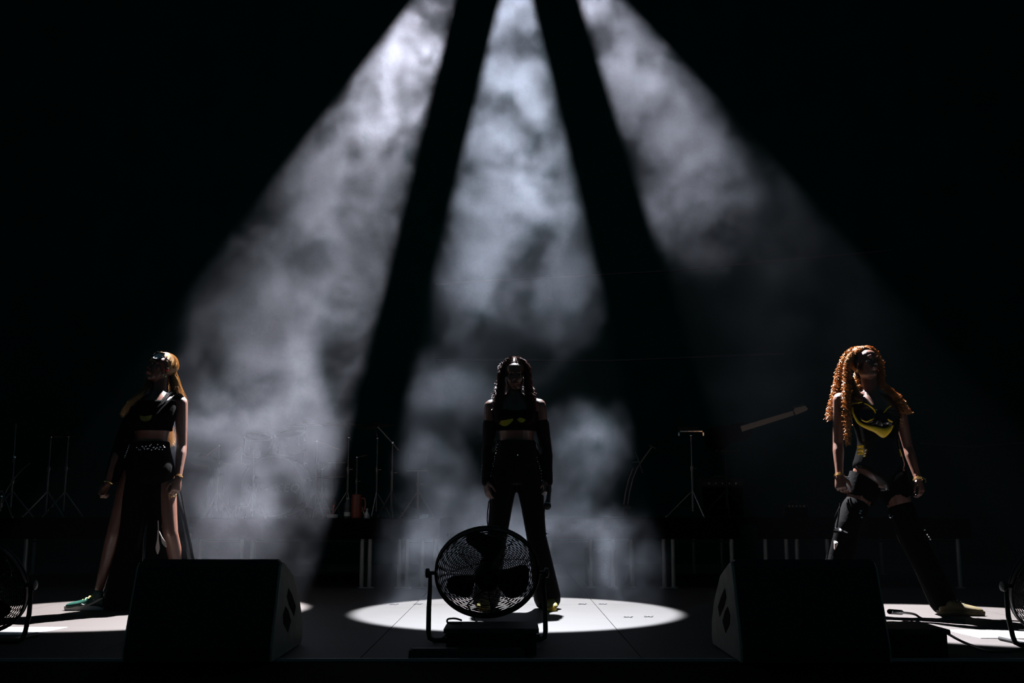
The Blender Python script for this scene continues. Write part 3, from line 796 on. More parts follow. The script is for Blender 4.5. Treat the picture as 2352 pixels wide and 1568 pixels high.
    MB().tube([a.lerp(c, .5) + d * .045 + (d.orthogonal().normalized() * math.cos(q * .5236) + d.cross(d.orthogonal().normalized()) * math.sin(q * .5236)) * .021 for q in range(12)], .003, 6, closed=True).build('collar', M['silver'], mic)


# ---- right performer: long coppery curls, cut-out trousers, wide stance
def right_performer():
    Y0 = 6.98; P = Pf(Y0)
    r = thing('person', 'person with very long coppery curls in black bodice with yellow edging, legs apart', 'person', (P(2018, 1395).x, Y0, 0))
    yaw = math.radians(14)
    rows = [(2020, 1120, .09, .10, 0), (2019, 1107, .155, .098, .01), (2019, 1086, .184, .108, .01), (2018, 1056, .160, .104, 0), (2017, 1022, .132, .096, 0), (2014, 992, .138, .105, -.01), (2011, 962, .156, .128, -.015),
            (2007, 938, .165, .11, -.005), (2003, 920, .145, .085, .005), (1999, 905, .078, .064, .01), (1997, 894, .052, .056, .01), (1994, 868, .049, .052, .005), (1990, 852, .047, .05, .015)]
    b = MB(); torso(b, P, rows, yaw)
    R = Matrix.Rotation(math.radians(26), 3, 'Z') @ Matrix.Rotation(math.radians(-13), 3, 'X') @ Matrix.Rotation(math.radians(6), 3, 'Y')
    T = head(b, P(1988, 838, -.01), R, 1.0)
    shR, shL = P(1930, 918, -.04), P(2062, 930, .05)
    b.cone(P(1988, 914), shR, .047, .048); b.cone(P(2006, 914), shL, .047, .047)
    for q in ((1990, 955, -.125), (2034, 962, -.095)): b.ball(P(*q), (.066, .064, .062))
    elR, wrR = P(1925, 1018, .0), P(1928, 1090, -.06)
    elL, wrL = P(2086, 1028, .07), P(2108, 1098, .0)
    arm(b, shR, elR, wrR, .98); arm(b, shL, elL, wrL, .95)
    hand(b, wrR, (-.02, -.25, -1), (.7, -.7, 0), (-.75, -.65, .2), (.55, .7, .5), 1.03)
    hand(b, wrL, (.16, -.3, -1), (-.7, -.7, 0), (.9, -.3, .3), (.4, .75, .6), 1.0)
    hR, hL = P(1990, 1100), P(2046, 1100)
    kR, kL, aR, aL = P(1946, 1215, -.05), P(2092, 1232, -.06), P(1914, 1358, .02), P(2168, 1374, -.08)
    leg(b, hR, kR, aR, .98); leg(b, hL, kL, aL, .98)
    b.remesh('body', M['skin_brown'], r, .0048, 3)
    face_bits(T, R, 1.0, r, M['lip'], M['darkhair'])
    t = MB(); torso(t, P, [(2020, 1128, .05, .095, .01), (2019, 1110, .085, .108, .01), (2019, 1092, .14, .114, .01), (2018, 1070, .176, .112, .005), (2018, 1052, .163, .108, 0), (2017, 1022, .136, .102, 0), (2014, 992, .140, .108, -.01), (2011, 962, .158, .132, -.015), (2008, 944, .16, .12, -.01)], yaw, .006)
    for q in ((1990, 957, -.128), (2034, 964, -.098)): t.ball(P(*q), (.070, .068, .062))
    bod = t.remesh('bodice', M['pvc'], r, .006, 3)
    def strip(name, pts, hw, th=.006, m=M['yellow']):
        y = MB(); q = [P(*p_) for p_ in pts]; R_ = []
        for i, c in enumerate(q):
            tg = (q[min(i + 1, len(q) - 1)] - q[max(i - 1, 0)]).normalized(); nrm = V((-tg.z, 0, tg.x)).normalized()
            k = hw[i] if isinstance(hw, (list, tuple)) else hw
            R_.append((c, nrm * k, V((0, th, 0))))
        y.loft(R_, 10, 5); y.build(name, m, bod)
    strip('yellow_edging', [(1958, 935, -.13), (1960, 950, -.150), (1972, 970, -.155), (1990, 980, -.160), (2010, 986, -.158), (2028, 994, -.150), (2042, 986, -.140), (2051, 973, -.120)], [.004, .006, .010, .013, .020, .032, .018, .008], .012)
    strip('yellow_edging', [(1979, 964, -.185), (1990, 968, -.192), (2000, 964, -.188), (2007, 961, -.18)], [.002, .005, .005, .003], .008)
    strip('yellow_edging', [(1985, 926, -.17), (1996, 931, -.185), (2005, 938, -.19), (2011, 948, -.185)], [.002, .004, .005, .003], .01)
    strip('yellow_edging', [(2046, 932, -.13), (2038, 937, -.150), (2030, 947, -.160)], [.003, .005, .003], .01)
    strip('yellow_edging', [(2039, 962, -.165), (2044, 966, -.165), (2050, 969, -.155)], [.003, .007, .003], .008)
    for k in range(3): strip('waist_strap', [(1969, 1026 + k * 8, -.10), (1976, 1024.5 + k * 8, -.112), (1983, 1026 + k * 8, -.118)], .009, .006)
    strip('waist_strap', [(2066, 1031, -.06), (2068, 1040, -.06), (2070, 1048, -.06)], [.004, .004, .006])
    strip('shoulder_strap', [(1958, 922, -.08), (1961, 926, -.12), (1972, 925, -.155), (1980, 923, -.16)], .004, .004)
    # trousers: thigh bands and flared legs
    tr = MB()
    tr.chain([hR.lerp(kR, .58), kR.lerp(aR, -.02), kR.lerp(aR, .45), P(1906, 1382, .02)], [.088, .082, .088, .105], 22)
    tr.chain([hL.lerp(kL, .56), kL, kL.lerp(aL, .45), P(2166, 1380, -.06)], [.088, .080, .080, .088], 22)
    tro = tr.remesh('trousers', M['blackcloth'], r, .008, 4)
    for hh, kk, sx, t0 in ((hR, kR, -1, .2), (hL, kL, 1, .2)):
        d = (kk - hh); side = V((d.z, 0, -d.x)).normalized() * sx
        bd = MB()
        X1, X2, X3 = (1989, 1982, 1974) if sx < 0 else (2048, 2056, 2064)
        bd.loft([(P(X1, 1102), V((.100, 0, sx * .062)), V((0, .102, 0))), (P(X1, 1106), V((.103, 0, sx * .062)), V((0, .104, 0))), (P(X2, 1124), V((.101, 0, sx * .052)), V((0, .102, 0))), (P(X3, 1143), V((.097, 0, sx * .042)), V((0, .098, 0))), (P(X3, 1146), V((.093, 0, sx * .042)), V((0, .094, 0)))], 28, 4, cap=False)
        bd.build('thigh_band', M['blackcloth'], tro)
    MB().tube([P(1930, 1155, -.13), P(1926, 1185, -.13), P(1922, 1212, -.12)], .0055, 6).build('strap', M['satin'], tro)
    MB().tube([P(1932, 1157, -.13), P(1918, 1185, -.14), P(1916, 1208, -.12), P(1914, 1222, -.10), P(1908, 1245, -.09), P(1899, 1284, -.06)], .0045, 6).build('piping', M['satin'], tro)
    MB().tube([P(2046, 1186, -.12), P(2058, 1206, -.12), P(2072, 1243, -.11), P(2090, 1285, -.11), P(2117, 1334, -.12), P(2150, 1392, -.14)], .0028, 6).build('piping', M['satin'], tro)
    kn = MB().loft([(P(1916, 1220, -.10), V((.006, 0, 0)), V((0, .02, .01))), (P(1925, 1215, -.13), V((.02, 0, 0)), V((0, .03, .014))), (P(1934, 1219, -.13), V((.004, 0, 0)), V((0, .02, .006)))], 10, 4)
    kn.loft([(P(1938, 1219, -.13), V((.004, 0, 0)), V((0, .004, .002))), (P(1944, 1221, -.135), V((.01, 0, 0)), V((0, .01, .007))), (P(1951, 1219, -.13), V((.003, 0, 0)), V((0, .004, .002)))], 10, 4)
    kn.build('knee_flap', M['satin'], tro)
    MB().loft([(P(1916, 1243, -.11), V((.004, 0, 0)), V((0, .01, .004))), (P(1920, 1246, -.12), V((.013, 0, 0)), V((0, .012, .008))), (P(1917, 1260, -.12), V((.003, 0, 0)), V((0, .008, .006)))], 10, 4).build('knee_flap', M['sole'], tro)
    bk = MB()
    for q in ((1977, 1173), (1975, 1178), (1979, 1188)): bk.box(P(*q, -.13), (.014, .008, .008))
    bk.tube([P(2046 + 4 * math.cos(a), 1184 + 4 * math.sin(a), -.135) for a in [k * .5 for k in range(9)]], .003, 6)
    for q in ((2130, 1228), (2134, 1233), (2137, 1238), (2124, 1216)): bk.ball(P(*q, -.04), .005, None, 6, 5)
    stuff(bk.build('buckles', M['silver'], tro))
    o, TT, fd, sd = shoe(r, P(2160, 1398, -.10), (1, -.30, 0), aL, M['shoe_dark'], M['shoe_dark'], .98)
    lb = MB()
    for k in range(5):
        x = .08 + k * .022; z = .108 - k * .011
        lb.tube([TT(x, -.026, z - .014), TT(x + .003, -.008, z), TT(x - .003, .010, z), TT(x, .026, z - .014)], .0035, 6)
    stuff(lb.build('laces', M['blackplastic'], o))
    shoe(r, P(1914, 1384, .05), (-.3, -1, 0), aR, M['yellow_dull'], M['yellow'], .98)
    for (wq, d, ro) in ((wrR, wrR - elR, .031), (wrL, wrL - elL, .031)):
        d = d.normalized(); u = d.orthogonal().normalized(); v = d.cross(u)
        for k in range(2): MB().tube([wq + d * (.0 + k * .009) + (u * math.cos(a * .4488) + v * math.sin(a * .4488)) * (ro + .002 * k) for a in range(14)], .0028, 6, closed=True).build('bracelet', M['gold'], r)
    MB().ball(wrR + V((.035, -.012, -.02)), (.024, .018, .011)).build('cuff_charm', M['silver'], r)
    MB().tube([P(2108, 1098, .03), P(2117, 1096, .03), P(2125, 1100, .02), P(2127, 1108, .02)], .003, 6).build('bangle', M['gold'], r)
    for q in ((-.082, .0, -.055),): MB().tube([T(*q) + V((math.cos(a * .5236) * .012, 0, math.sin(a * .5236) * .012)) for a in range(12)], .002, 6, closed=True).build('earring', M['gold'], r)
    # curls
    h = MB(); rg_ = random.Random(31)
    h.ball(T(0, .040, .042), V((.076, .080, .078)), R, 22, 16)
    scalp(h, T, R, 260, rg_, .0018, 1.0, .0, (.006, .022))
    hc = lambda L_: [(P(a, b_, c), s) for a, b_, c, s in L_]
    cu = (.0085, .026)
    strands(h, hc([(1985, 800, .05, .022), (1955, 806, .04, .02), (1938, 832, .02, .026), (1930, 865, .02, .034), (1925, 900, .02, .04), (1914, 935, .02, .034), (1903, 962, .02, .024)]), 210, .0019, .005, 150, rg_, cu, .3)
    strands(h, hc([(1975, 800, .02, .015), (1950, 822, -.02, .018), (1944, 860, -.04, .024), (1945, 900, -.08, .026), (1944, 935, -.10, .03), (1943, 960, -.11, .024)]), 130, .0019, .005, 130, rg_, cu, .35)
    strands(h, hc([(1950, 870, -.05, .012), (1947, 920, -.10, .013), (1946, 970, -.12, .013), (1948, 1024, -.12, .010)]), 36, .0019, .004, 110, rg_, cu, .25)
    strands(h, hc([(1985, 797, .04, .015), (2005, 802, .02, .012), (2018, 822, .02, .014), (2024, 850, .02, .016), (2024, 880, .02, .02), (2038, 897, .03, .02)]), 90, .0018, .005, 110, rg_, cu, .3)
    strands(h, hc([(2025, 880, .02, .02), (2044, 896, .0, .018), (2058, 910, -.02, .022), (2070, 925, -.02, .022), (2080, 940, -.02, .016), (2086, 950, -.02, .010)]), 110, .0019, .005, 80, rg_, cu, .3)
    strands(h, hc([(2060, 915, -.02, .015), (2066, 940, -.03, .014), (2068, 960, -.04, .012), (2070, 982, -.04, .006)]), 20, .0019, .005, 60, rg_, cu, .4)
    strands(h, hc([(1972, 850, .08, .025), (1972, 875, .06, .03), (1970, 895, .04, .03), (1966, 915, .02, .03)]), 90, .0022, .005, 60, rg_, (.01, .03), .3)  # extra strands added behind the neck to keep light off the chest
    strands(h, hc([(1958, 868, .0, .014), (1962, 890, -.04, .018), (1970, 910, -.09, .02), (1976, 926, -.12, .018)]), 60, .0019, .005, 60, rg_, cu, .3)
    strands(h, hc([(1990, 830, .10, .06), (1985, 880, .12, .07), (1985, 940, .14, .08), (1985, 985, .14, .07)]), 110, .0022, .005, 90, rg_, (.01, .03), .3)
    for k in range(90):
        a = rg_.uniform(-1, 1); p0 = T(a * .07, rg_.uniform(-.03, .09), .10 - .03 * abs(a)); s_ = []
        for j in range(8): s_.append(p0 + V((a * .006 * j + .006 * math.cos(j * 1.3 + k), .006 * math.sin(j * 1.3 + k), .014 * math.sin(j * .45))))
        h.tube(s_, .0012, 3, cap=False)
    h.build('hair', M['curl'], r)


left_performer(); centre_performer(); right_performer()


# ------------------------------------------------------------ floor monitors (wedges)
def wedge(label, fx0, fx1, fy, mirror, name='floor_monitor'):
    """fx0..fx1: left and right ends, fy: front (audience side) Y; sloping grille faces the performers"""
    cx = (fx0 + fx1) / 2; w_ = (fx1 - fx0) / 2
    t = thing(name, label, 'speaker', (cx, fy + .3, 0), 'floor monitors at the front of the stage')
    prof = [(0, 0), (.0, .06), (.125, .405), (.155, .428), (.19, .424), (.42, .350), (.59, .22), (.675, .11), (.685, .03), (.66, 0)]
    b = MB(); b.prism([(0, fy + y, z + .004) for y, z in prof], (fx0 + .012, 0, 0), (fx1 - .012, 0, 0))
    b.build('cabinet', M['cabinet'], t, smooth=False)
    for sgn in (-1, 1):
        x = fx0 if sgn < 0 else fx1
        o = MB().prism([(0, fy + y * .98 + .012, z * .985 + .004) for y, z in prof], (x - sgn * .0125, 0, 0), (x - sgn * .0005, 0, 0)).build('side_panel', M['sidepanel'], t, smooth=False)
        for h in [[(0.313, 0.299), (0.388, 0.263), (0.49, 0.199), (0.456, 0.155), (0.336, 0.217), (0.28, 0.262)], [(0.258, 0.22), (0.32, 0.194), (0.388, 0.141), (0.326, 0.094), (0.223, 0.145), (0.207, 0.185)]]:
            MB().prism([(0, fy + y, z) for y, z in h], (x - sgn * .004, 0, 0), (x + sgn * .0015, 0, 0)).build('hand_hole_shade', M['blackcloth'], o, smooth=False)  # no opening cut: flat black plate paints the shade of a recess
    g_ = MB()
    pts = prof[3:9]
    g_.prism([(0, fy + y + .004, z + .012) for y, z in pts] + [(0, fy + y, z + .003) for y, z in reversed(pts)], (fx0 + .02, 0, 0), (fx1 - .02, 0, 0))
    g_.build('grille', M['blackmetal'], t, smooth=False)
    for x in (fx0 + .06, fx1 - .06):
        for y in (fy + .06, fy + .54): MB().lathe([(.018, .0), (.018, .006)], (x, y, 0), 10).build('foot', M['rubber'], t)
    return t


wl0, wl1 = at(278, 1500, 4.76).x, at(624, 1500, 4.76).x
wedge('black floor monitor with grey side panel in front of the blonde performer', wl0, wl1, 4.76, False)
wr0, wr1 = at(1702, 1500, 4.74).x, at(2050, 1500, 4.74).x
wedge('black floor monitor with grey side panel in front of the curly-haired performer', wr0, wr1, 4.74, True)


# ------------------------------------------------------------ floor fans
def fan(label, c, tilt, yaw, spin, R0=.266):
    """c: centre of the head; axis points up-stage and tilted up"""
    t = thing('floor_fan', label, 'fan', (c.x, c.y, 0), 'black drum fans along the front of the stage')
    RM = Matrix.Rotation(yaw, 3, 'Z') @ Matrix.Rotation(tilt, 3, 'X')      # local -Y faces the audience
    T = lambda x, y, z: c + RM @ V((x, y, z))
    n = 72
    def ring(mb, r, y, th, sides=4, nn=n):
        mb.tube([T(r * math.cos(a * 2 * math.pi / nn), y, r * math.sin(a * 2 * math.pi / nn)) for a in range(nn)], th, sides, closed=True)
    rim = MB(); ring(rim, R0, -.016, .006, 8); ring(rim, R0, .016, .006, 8)
    rings = []
    for y, r in ((-.018, R0 - .002), (-.01, R0 + .002), (.01, R0 + .002), (.018, R0 - .002)):
        rings.append([T(r * math.cos(a * 2 * math.pi / n), y, r * math.sin(a * 2 * math.pi / n)) for a in range(n)])
    rings += [[T(r * math.cos(a * 2 * math.pi / n), y, r * math.sin(a * 2 * math.pi / n)) for a in range(n)] for y, r in ((.01, R0 - .004), (-.01, R0 - .004), (-.018, R0 - .006))]
    rim.ring_loft(rings, False)
    rim.build('drum', M['blackmetal'], t)
    for nm, sg in (('rear_guard', -1), ('front_guard', 1)):
        g_ = MB(); y0 = lambda r: sg * (.018 + .072 * (1 - (r / R0) ** 2.6))
        k = 30
        for i in range(3, k): r = R0 * i / k; ring(g_, r, y0(r), .0021, 4, 56)
        for i in range(10):
            a = i * math.pi / 5 + .2 * sg
            pts = []
            for j in range(9):
                r = R0 * (.12 + .88 * j / 8); aa = a + .0 * j
                pts.append(T(r * math.cos(aa), y0(r) + sg * .003, r * math.sin(aa)))
            g_.tube(pts, .0022, 5)
        stuff(g_.build(nm, M['blackmetal'], t))
        MB().lathe([(.001, -.004), (.034, -.004), (.036, 0), (.034, .006), (.001, .008)], T(0, sg * .091, 0), 20, RM @ V((0, sg, 0))).build('badge', M['blackplastic'], t)
    m_ = MB(); m_.lathe([(.001, -.085), (.055, -.085), (.065, -.070), (.068, -.01), (.055, 0), (.001, .0)], T(0, 0, 0), 24, RM @ V((0, 1, 0)))
    m_.build('motor', M['blackplastic'], t)
    MB().lathe([(.001, .0), (.045, .0), (.045, .04), (.03, .05), (.001, .052)], T(0, 0, 0), 20, RM @ V((0, 1, 0))).build('hub', M['blackplastic'], t)
    for i in range(3):
        a0 = spin + i * 2 * math.pi / 3; b = MB(); rows = []
        for r, wa in ((.04, .30), (.08, .38), (.13, .47), (.18, .52), (.205, .47), (.222, .33), (.230, .12)):
            row = []
            for k in range(9):
                s_ = (k / 8 - .5) * 2; a = a0 + s_ * wa + .25 * (r - .04) / .2
                row.append(T(r * math.cos(a), .02 + s_ * .026, r * math.sin(a)))
            rows.append(row)
        vs = [p for row in rows for p in row]; off = RM @ V((0, .003, 0)); m = len(vs)
        vs2 = vs + [p + off for p in vs]; fs = []
        for i_ in range(len(rows) - 1):
            for k in range(8):
                q = (i_ * 9 + k, i_ * 9 + k + 1, (i_ + 1) * 9 + k + 1, (i_ + 1) * 9 + k); fs.append(q); fs.append(tuple(x + m for x in reversed(q)))
        edge = [i_ * 9 for i_ in range(len(rows))] + [(len(rows) - 1) * 9 + k for k in range(1, 9)] + [i_ * 9 + 8 for i_ in range(len(rows) - 2, -1, -1)]
        for u, v_ in zip(edge, edge[1:]): fs.append((u, v_, v_ + m, u + m))
        b.add(vs2, fs); b.build('blade', M['blackmetal'], t)
    # U-shaped stand
    Rz = Matrix.Rotation(yaw, 3, 'Z'); W = R0 + .028; base = V((c.x, c.y, 0)); L = lambda x, y, z: base + Rz @ V((x, y, z))
    st = MB(); pts = []
    pts += [L(-W, 0, c.z), L(-W, -.0, c.z * .75), L(-W - .004, -.01, c.z * .5), L(-W - .004, -.035, .055), L(-W + .002, -.043, .024), L(-W + .024, -.048, .0135)]
    pts += [L(-.08, -.05, .013), L(.08, -.05, .013)]
    pts += [L(W - .024, -.048, .0135), L(W - .002, -.043, .024), L(W + .004, -.035, .055), L(W + .004, -.01, c.z * .5), L(W, 0, c.z * .75), L(W, 0, c.z)]
    st.tube(pts, [.009, .011] + [.0125] * 10 + [.011, .009], 10); st.build('stand', M['blackmetal'], t)
    for sg in (-1, 1):
        MB().tube([L(sg * (W - .09), -.045, .012), L(sg * (W - .09), .10, .012), L(sg * (W - .09), .24, .012)], .012, 8).build('foot', M['blackmetal'], t)
        k = MB(); ax = Rz @ V((sg, 0, 0)); q = c + ax * (W - .03)
        k.lathe([(.010, 0), (.010, .032), (.024, .034), (.026, .040), (.024, .052), (.012, .056), (.001, .057)], q, 14, ax)
        k.build('knob', M['blackplastic'], t)
    w = MB(); w.tube([T(-.02, -.10, -.03), T(-.10, -.075, -.14), T(-.06, -.05, -.26), L(-.05, -.03, .10), L(-.06, -.03, .016)], .004, 6); w.build('cord', M['rubber'], t)
    return t


fan('black drum fan tilted upward in front of the middle performer', at(1119, 1315, 5.52), math.radians(31), math.radians(3), math.radians(205))
fan('black drum fan at the left edge of the stage front', at(-52, 1342, 5.50), math.radians(24), math.radians(-6), math.radians(150))
fan('black drum fan at the right edge of the stage front', at(2438, 1345, 5.35), math.radians(24), math.radians(6), math.radians(40))


# ------------------------------------------------------------ cases on the stage lip
def case(label, x0, x1, y0, y1, h, name='equipment_case'):
    t = thing(name, label, 'case', ((x0 + x1) / 2, (y0 + y1) / 2, 0))
    cx, cy = (x0 + x1) / 2, (y0 + y1) / 2
    MB().box((cx, cy, h * .42 + .004), (x1 - x0 - .012, y1 - y0 - .012, h * .84)).build('body', M['cabinet'], t, smooth=False)
    MB().box((cx, cy, h * .91), (x1 - x0 + .012, y1 - y0 + .012, h * .16)).box((cx, cy, h * .995), (x1 - x0 - .02, y1 - y0 - .02, h * .02)).build('lid', M['blackplastic'], t, smooth=False)
    for sx in (-1, 1):
        k = MB(); k.box((cx + sx * (x1 - x0) * .3, y0 - .004, h * .8), (.05, .012, .05)); k.build('latch', M['blackmetal'], t, smooth=False)
        k = MB(); k.tube([(cx + sx * (x1 - x0) * .5, cy - .05, h * .5), (cx + sx * ((x1 - x0) * .5 + .014), cy - .05, h * .55), (cx + sx * ((x1 - x0) * .5 + .014), cy + .05, h * .55), (cx + sx * (x1 - x0) * .5, cy + .05, h * .5)], .005, 6); k.build('handle', M['blackmetal'], t)
    return t


a, b = at(1024, 1470, 5.10), at(1234, 1470, 5.10)
case('low black case on the stage front under the middle fan', a.x, b.x, 5.02, 5.34, .118)
a, b = at(2049, 1470, 5.00), at(2166, 1470, 5.00)
case('small black box beside the right floor monitor', a.x - .05, b.x, 4.93, 5.28, .125, 'stage_box')
pl = thing('cable_ramp', 'low dark cable ramp along the stage edge before the middle fan', 'ramp', (at(1070, 1490, 4.92).x, 4.92, 0))
a, b = at(940, 1500, 4.92), at(1205, 1500, 4.92)
MB().prism([(0, 4.87, .006), (0, 4.90, .035), (0, 4.985, .035), (0, 5.01, .006)], (a.x, 0, 0), (b.x, 0, 0)).build('ramp_body', M['cabinet'], pl, smooth=False)
MB().box(((a.x + b.x) / 2, 4.943, .038), (b.x - a.x - .02, .05, .006)).build('lid', M['blackplastic'], pl, smooth=False)

cb = MB(); q = [at(1060, 1424, 5.15), at(1046, 1420, 5.12), at(1030, 1421, 5.10), at(1027, 1427, 5.10), at(1034, 1431, 5.12), at(1060, 1431, 5.16)]
tag(cb.tube(curve(q), .0045, 8).build('cable_loop', M['rubber']), 'loop of black cable on the low case under the middle fan', 'cable')
cb = MB(); z = .008
q = [at(2158, 1443, 5.03), fl(2200, 1468, .03), fl(2230, 1481, z), fl(2270, 1494, z), fl(2310, 1496, z), fl(2370, 1489, z), fl(2420, 1486, z)]
tag(cb.tube(curve(q), .0065, 8).build('cable', M['rubber']), 'thick black cable trailing from the small box towards the right edge', 'cable')
cb = MB(); q = [at(2040, 1404, 5.45), at(2070, 1406, 5.6), fl(2100, 1410, .04), fl(2118, 1420, .008), fl(2150, 1424, .008), fl(2190, 1421, .008)]
o = cb.tube(curve(q), .007, 8).build('speaker_cable', M['rubber']); tag(o, 'speaker cable plugged into the right floor monitor', 'cable')
MB().tube([at(2043, 1404, 5.45), at(2070, 1406, 5.6)], .013, 10).build('connector', M['blackplastic'], o)

# white sheets lying in the side spotlights
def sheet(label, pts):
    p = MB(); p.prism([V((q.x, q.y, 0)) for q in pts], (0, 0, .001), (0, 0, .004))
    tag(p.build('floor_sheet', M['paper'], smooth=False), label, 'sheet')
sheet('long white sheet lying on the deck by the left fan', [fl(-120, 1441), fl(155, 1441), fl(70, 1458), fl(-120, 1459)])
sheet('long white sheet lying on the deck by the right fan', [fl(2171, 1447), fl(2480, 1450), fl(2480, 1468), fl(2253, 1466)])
for i, (x, y, lab) in enumerate(((1338, 1387, 'back row, just right of the middle performer'), (1385, 1387, 'back row, beyond the right deck seam'), (1443, 1417, 'front row, right of the deck seam'), (1490, 1416, 'front row, nearest the right rim'), (960, 1387, 'back row, on the left deck seam'), (905, 1388, 'back row, nearest the left rim'))):
    c = fl(x, y); m_ = MB()
    for a in (.6, 2.1): m_.box((c.x, c.y, .0025), (.07, .012, .002), Matrix.Rotation(a, 3, 'Z'))
    tag(m_.build('tape_mark', M['tape'], smooth=False), 'small tape cross in the middle spotlight, ' + lab, 'tape mark', 'tape crosses in the middle spotlight')


# ------------------------------------------------------------ risers at the back
def riser(label, px0, px1, legs, Y=9.07, top=.585, depth=2.0):
    x0, x1 = at(px0, 1210, Y).x, at(px1, 1210, Y).x; cx = (x0 + x1) / 2
    t = thing('riser', label, 'riser', (cx, Y + depth / 2, 0), 'band risers at the back of the stage')
    MB().box((cx, Y + depth / 2, top - .03), (x1 - x0, depth, .06)).build('deck_top', M['blackcloth'], t, smooth=False)
    MB().box((cx, Y + .012, top - .115), (x1 - x0, .02, .11)).build('fascia', M['blackcloth'], t, smooth=False)
    for px in legs:
        x = at(px, 1240, Y + .03).x
        for yy in ((Y + .04, Y + depth - .05) if px in (legs[0], legs[-1]) else (Y + .04,)):
            m_ = MB(); m_.tube([(x, yy, 0.004), (x, yy, top - .17)], .019, 10); m_.lathe([(.04, .004), (.04, .010), (.025, .014)], (x, yy, 0), 12)
            m_.build('leg', M['alu'], t)
    x_a, x_b = at(legs[0], 1240, Y).x, at(legs[-1], 1240, Y).x
    MB().tube([(x_a, Y + .05, top - .19), (x_b, Y + .05, top - .19)], .008, 8).build('cross_rail', M['blackmetal'], t)
    return t


riser('long black drum riser on silver legs behind the left beam', 440, 1010, (460, 555, 578, 832, 850, 918, 936, 970, 1000))
riser('black keyboard riser on silver legs right of the middle performer', 1245, 1700, (1262, 1357, 1407, 1450, 1524, 1545, 1680))
riser('black riser behind the right floor monitor', 1740, 2230, (1758, 1806, 1830, 1900, 2200))
riser('black riser at the far left of the stage', -160, 300, (-150, 60, 280))
RT = .587


# ------------------------------------------------------------ instruments and stands (all stand on the risers)
def tripod(mb, x, y, z0, h, r=.20, rot=.3):
    for k in range(3):
        a = rot + k * 2.094
        mb.tube([(x, y, z0 + h), (x + math.cos(a) * r, y + math.sin(a) * r, z0 + .008)], .007, 6)
        mb.tube([(x, y, z0 + h * .35), (x + math.cos(a) * r * .6, y + math.sin(a) * r * .6, z0 + h * .42)], .004, 5)
        mb.ball((x + math.cos(a) * r, y + math.sin(a) * r, z0 + .010), .010, None, 8, 6)


def stand(name, label, cat, px, py_top, Y, boom=None, group=None, rad=.2):
    c = at(px, py_top, Y); x, y, zt = c.x, Y, c.z
    t = thing(name, label, cat, (x, y, RT), group)
    b = MB(); tripod(b, x, y, RT, .24, rad, px * .37); b.build('tripod_base', M['chrome'], t)
    MB().tube([(x, y, RT + .06), (x, y, RT + (zt - RT) * .6)], .0125, 8).build('lower_tube', M['chrome'], t)
    MB().tube([(x, y, RT + (zt - RT) * .58), (x, y, zt)], .008, 8).build('upper_tube', M['chrome'], t)
    cl = MB().lathe([(.018, -.02), (.02, 0), (.018, .02)], (x, y, RT + (zt - RT) * .6), 10); cl.tube([(x, y, RT + (zt - RT) * .6), (x + .045, y - .01, RT + (zt - RT) * .6)], .006, 6); cl.build('wing_clamp', M['chrome'], t)
    MB().ball((x, y, zt), .014, None, 10, 8).build('joint', M['silver'], t)
    if boom:
        p = [at(*q, Y) for q in boom]
        MB().tube(p, .006, 8).build('boom', M['chrome'], t)
    return t, c


def cymbal(label, px, py, Y, r, tilt=.0, roll=0):
    c = at(px, py, Y); ax = V((math.sin(roll), -math.sin(tilt), 1)).normalized()
    prof = [(.006, .028), (.03, .024), (.045, .008), (r * .5, -.002), (r * .85, -.014), (r, -.022), (r, -.0235), (r * .85, -.0155), (r * .5, -.0035), (.045, .006), (.02, .02), (.006, .025)]
    o = MB().lathe(prof, c, 40, ax).build('cymbal', M['brass'])
    return tag(o, label, 'cymbal', 'cymbals of the drum kit')


def drum(name, label, px, py, Y, r, h, ax=V((0, 0, 1)), front=False):
    c = at(px, py, Y); t = thing(name, label, 'drum', c)
    q = ax.to_track_quat('Z', 'Y').to_matrix()
    MB().lathe([(r, -h / 2), (r, h / 2)], c, 36, ax).build('shell', M['blackplastic'], t)
    for s_ in (-1, 1):
        MB().lathe([(.001, s_ * h / 2), (r * .97, s_ * h / 2)], c, 36, ax).build('drum_head', M['drumhead'], t)
        MB().tube([c + q @ V((math.cos(a * .1745) * (r + .008), math.sin(a * .1745) * (r + .008), s_ * (h / 2 + .004))) for a in range(36)], .007, 6, closed=True).build('hoop', M['chrome'] if not front else M['blackmetal'], t)
    for k in range(8):
        a = k * .785 + .2; d = q @ V((math.cos(a), math.sin(a), 0)); ax_ = q @ V((0, 0, 1))
        b = MB().tube([c + d * (r + .012) - ax_ * h * .48, c + d * (r + .012) + ax_ * h * .48], .003, 5); b.ball(c + d * (r + .010), .011, None, 8, 6)
        b.build('lug', M['chrome'], t)
    return t, c


KY = 9.75
zk = at(637, 1121, KY - .2)
kick, kc = drum('bass_drum', 'bass drum with grey lettering on its front head, behind the left smoke', 637, 1117, KY, .272, .42, V((0, -1, 0)), True)
cu = bpy.data.curves.new('lettering', 'FONT'); cu.body = 'MIS-TEEQ'; cu.size = .105; cu.align_x = 'CENTER'; cu.align_y = 'CENTER'; cu.extrude = .001; cu.space_character = 1.12; cu.shear = .2
cu.materials.append(M['lettering'])
tx = bpy.data.objects.new('lettering_src', cu); COL.objects.link(tx)
dg = bpy.context.evaluated_depsgraph_get(); me = bpy.data.meshes.new_from_object(tx.evaluated_get(dg)); bpy.data.objects.remove(tx)
tx = bpy.data.objects.new('lettering', me); COL.objects.link(tx)
tx.parent = kick; tx.matrix_parent_inverse = Matrix.Translation(-kick.location)
tx.location = (kc.x, KY - .2145, kc.z - .02); tx.rotation_euler = (math.pi / 2, 0, 0)
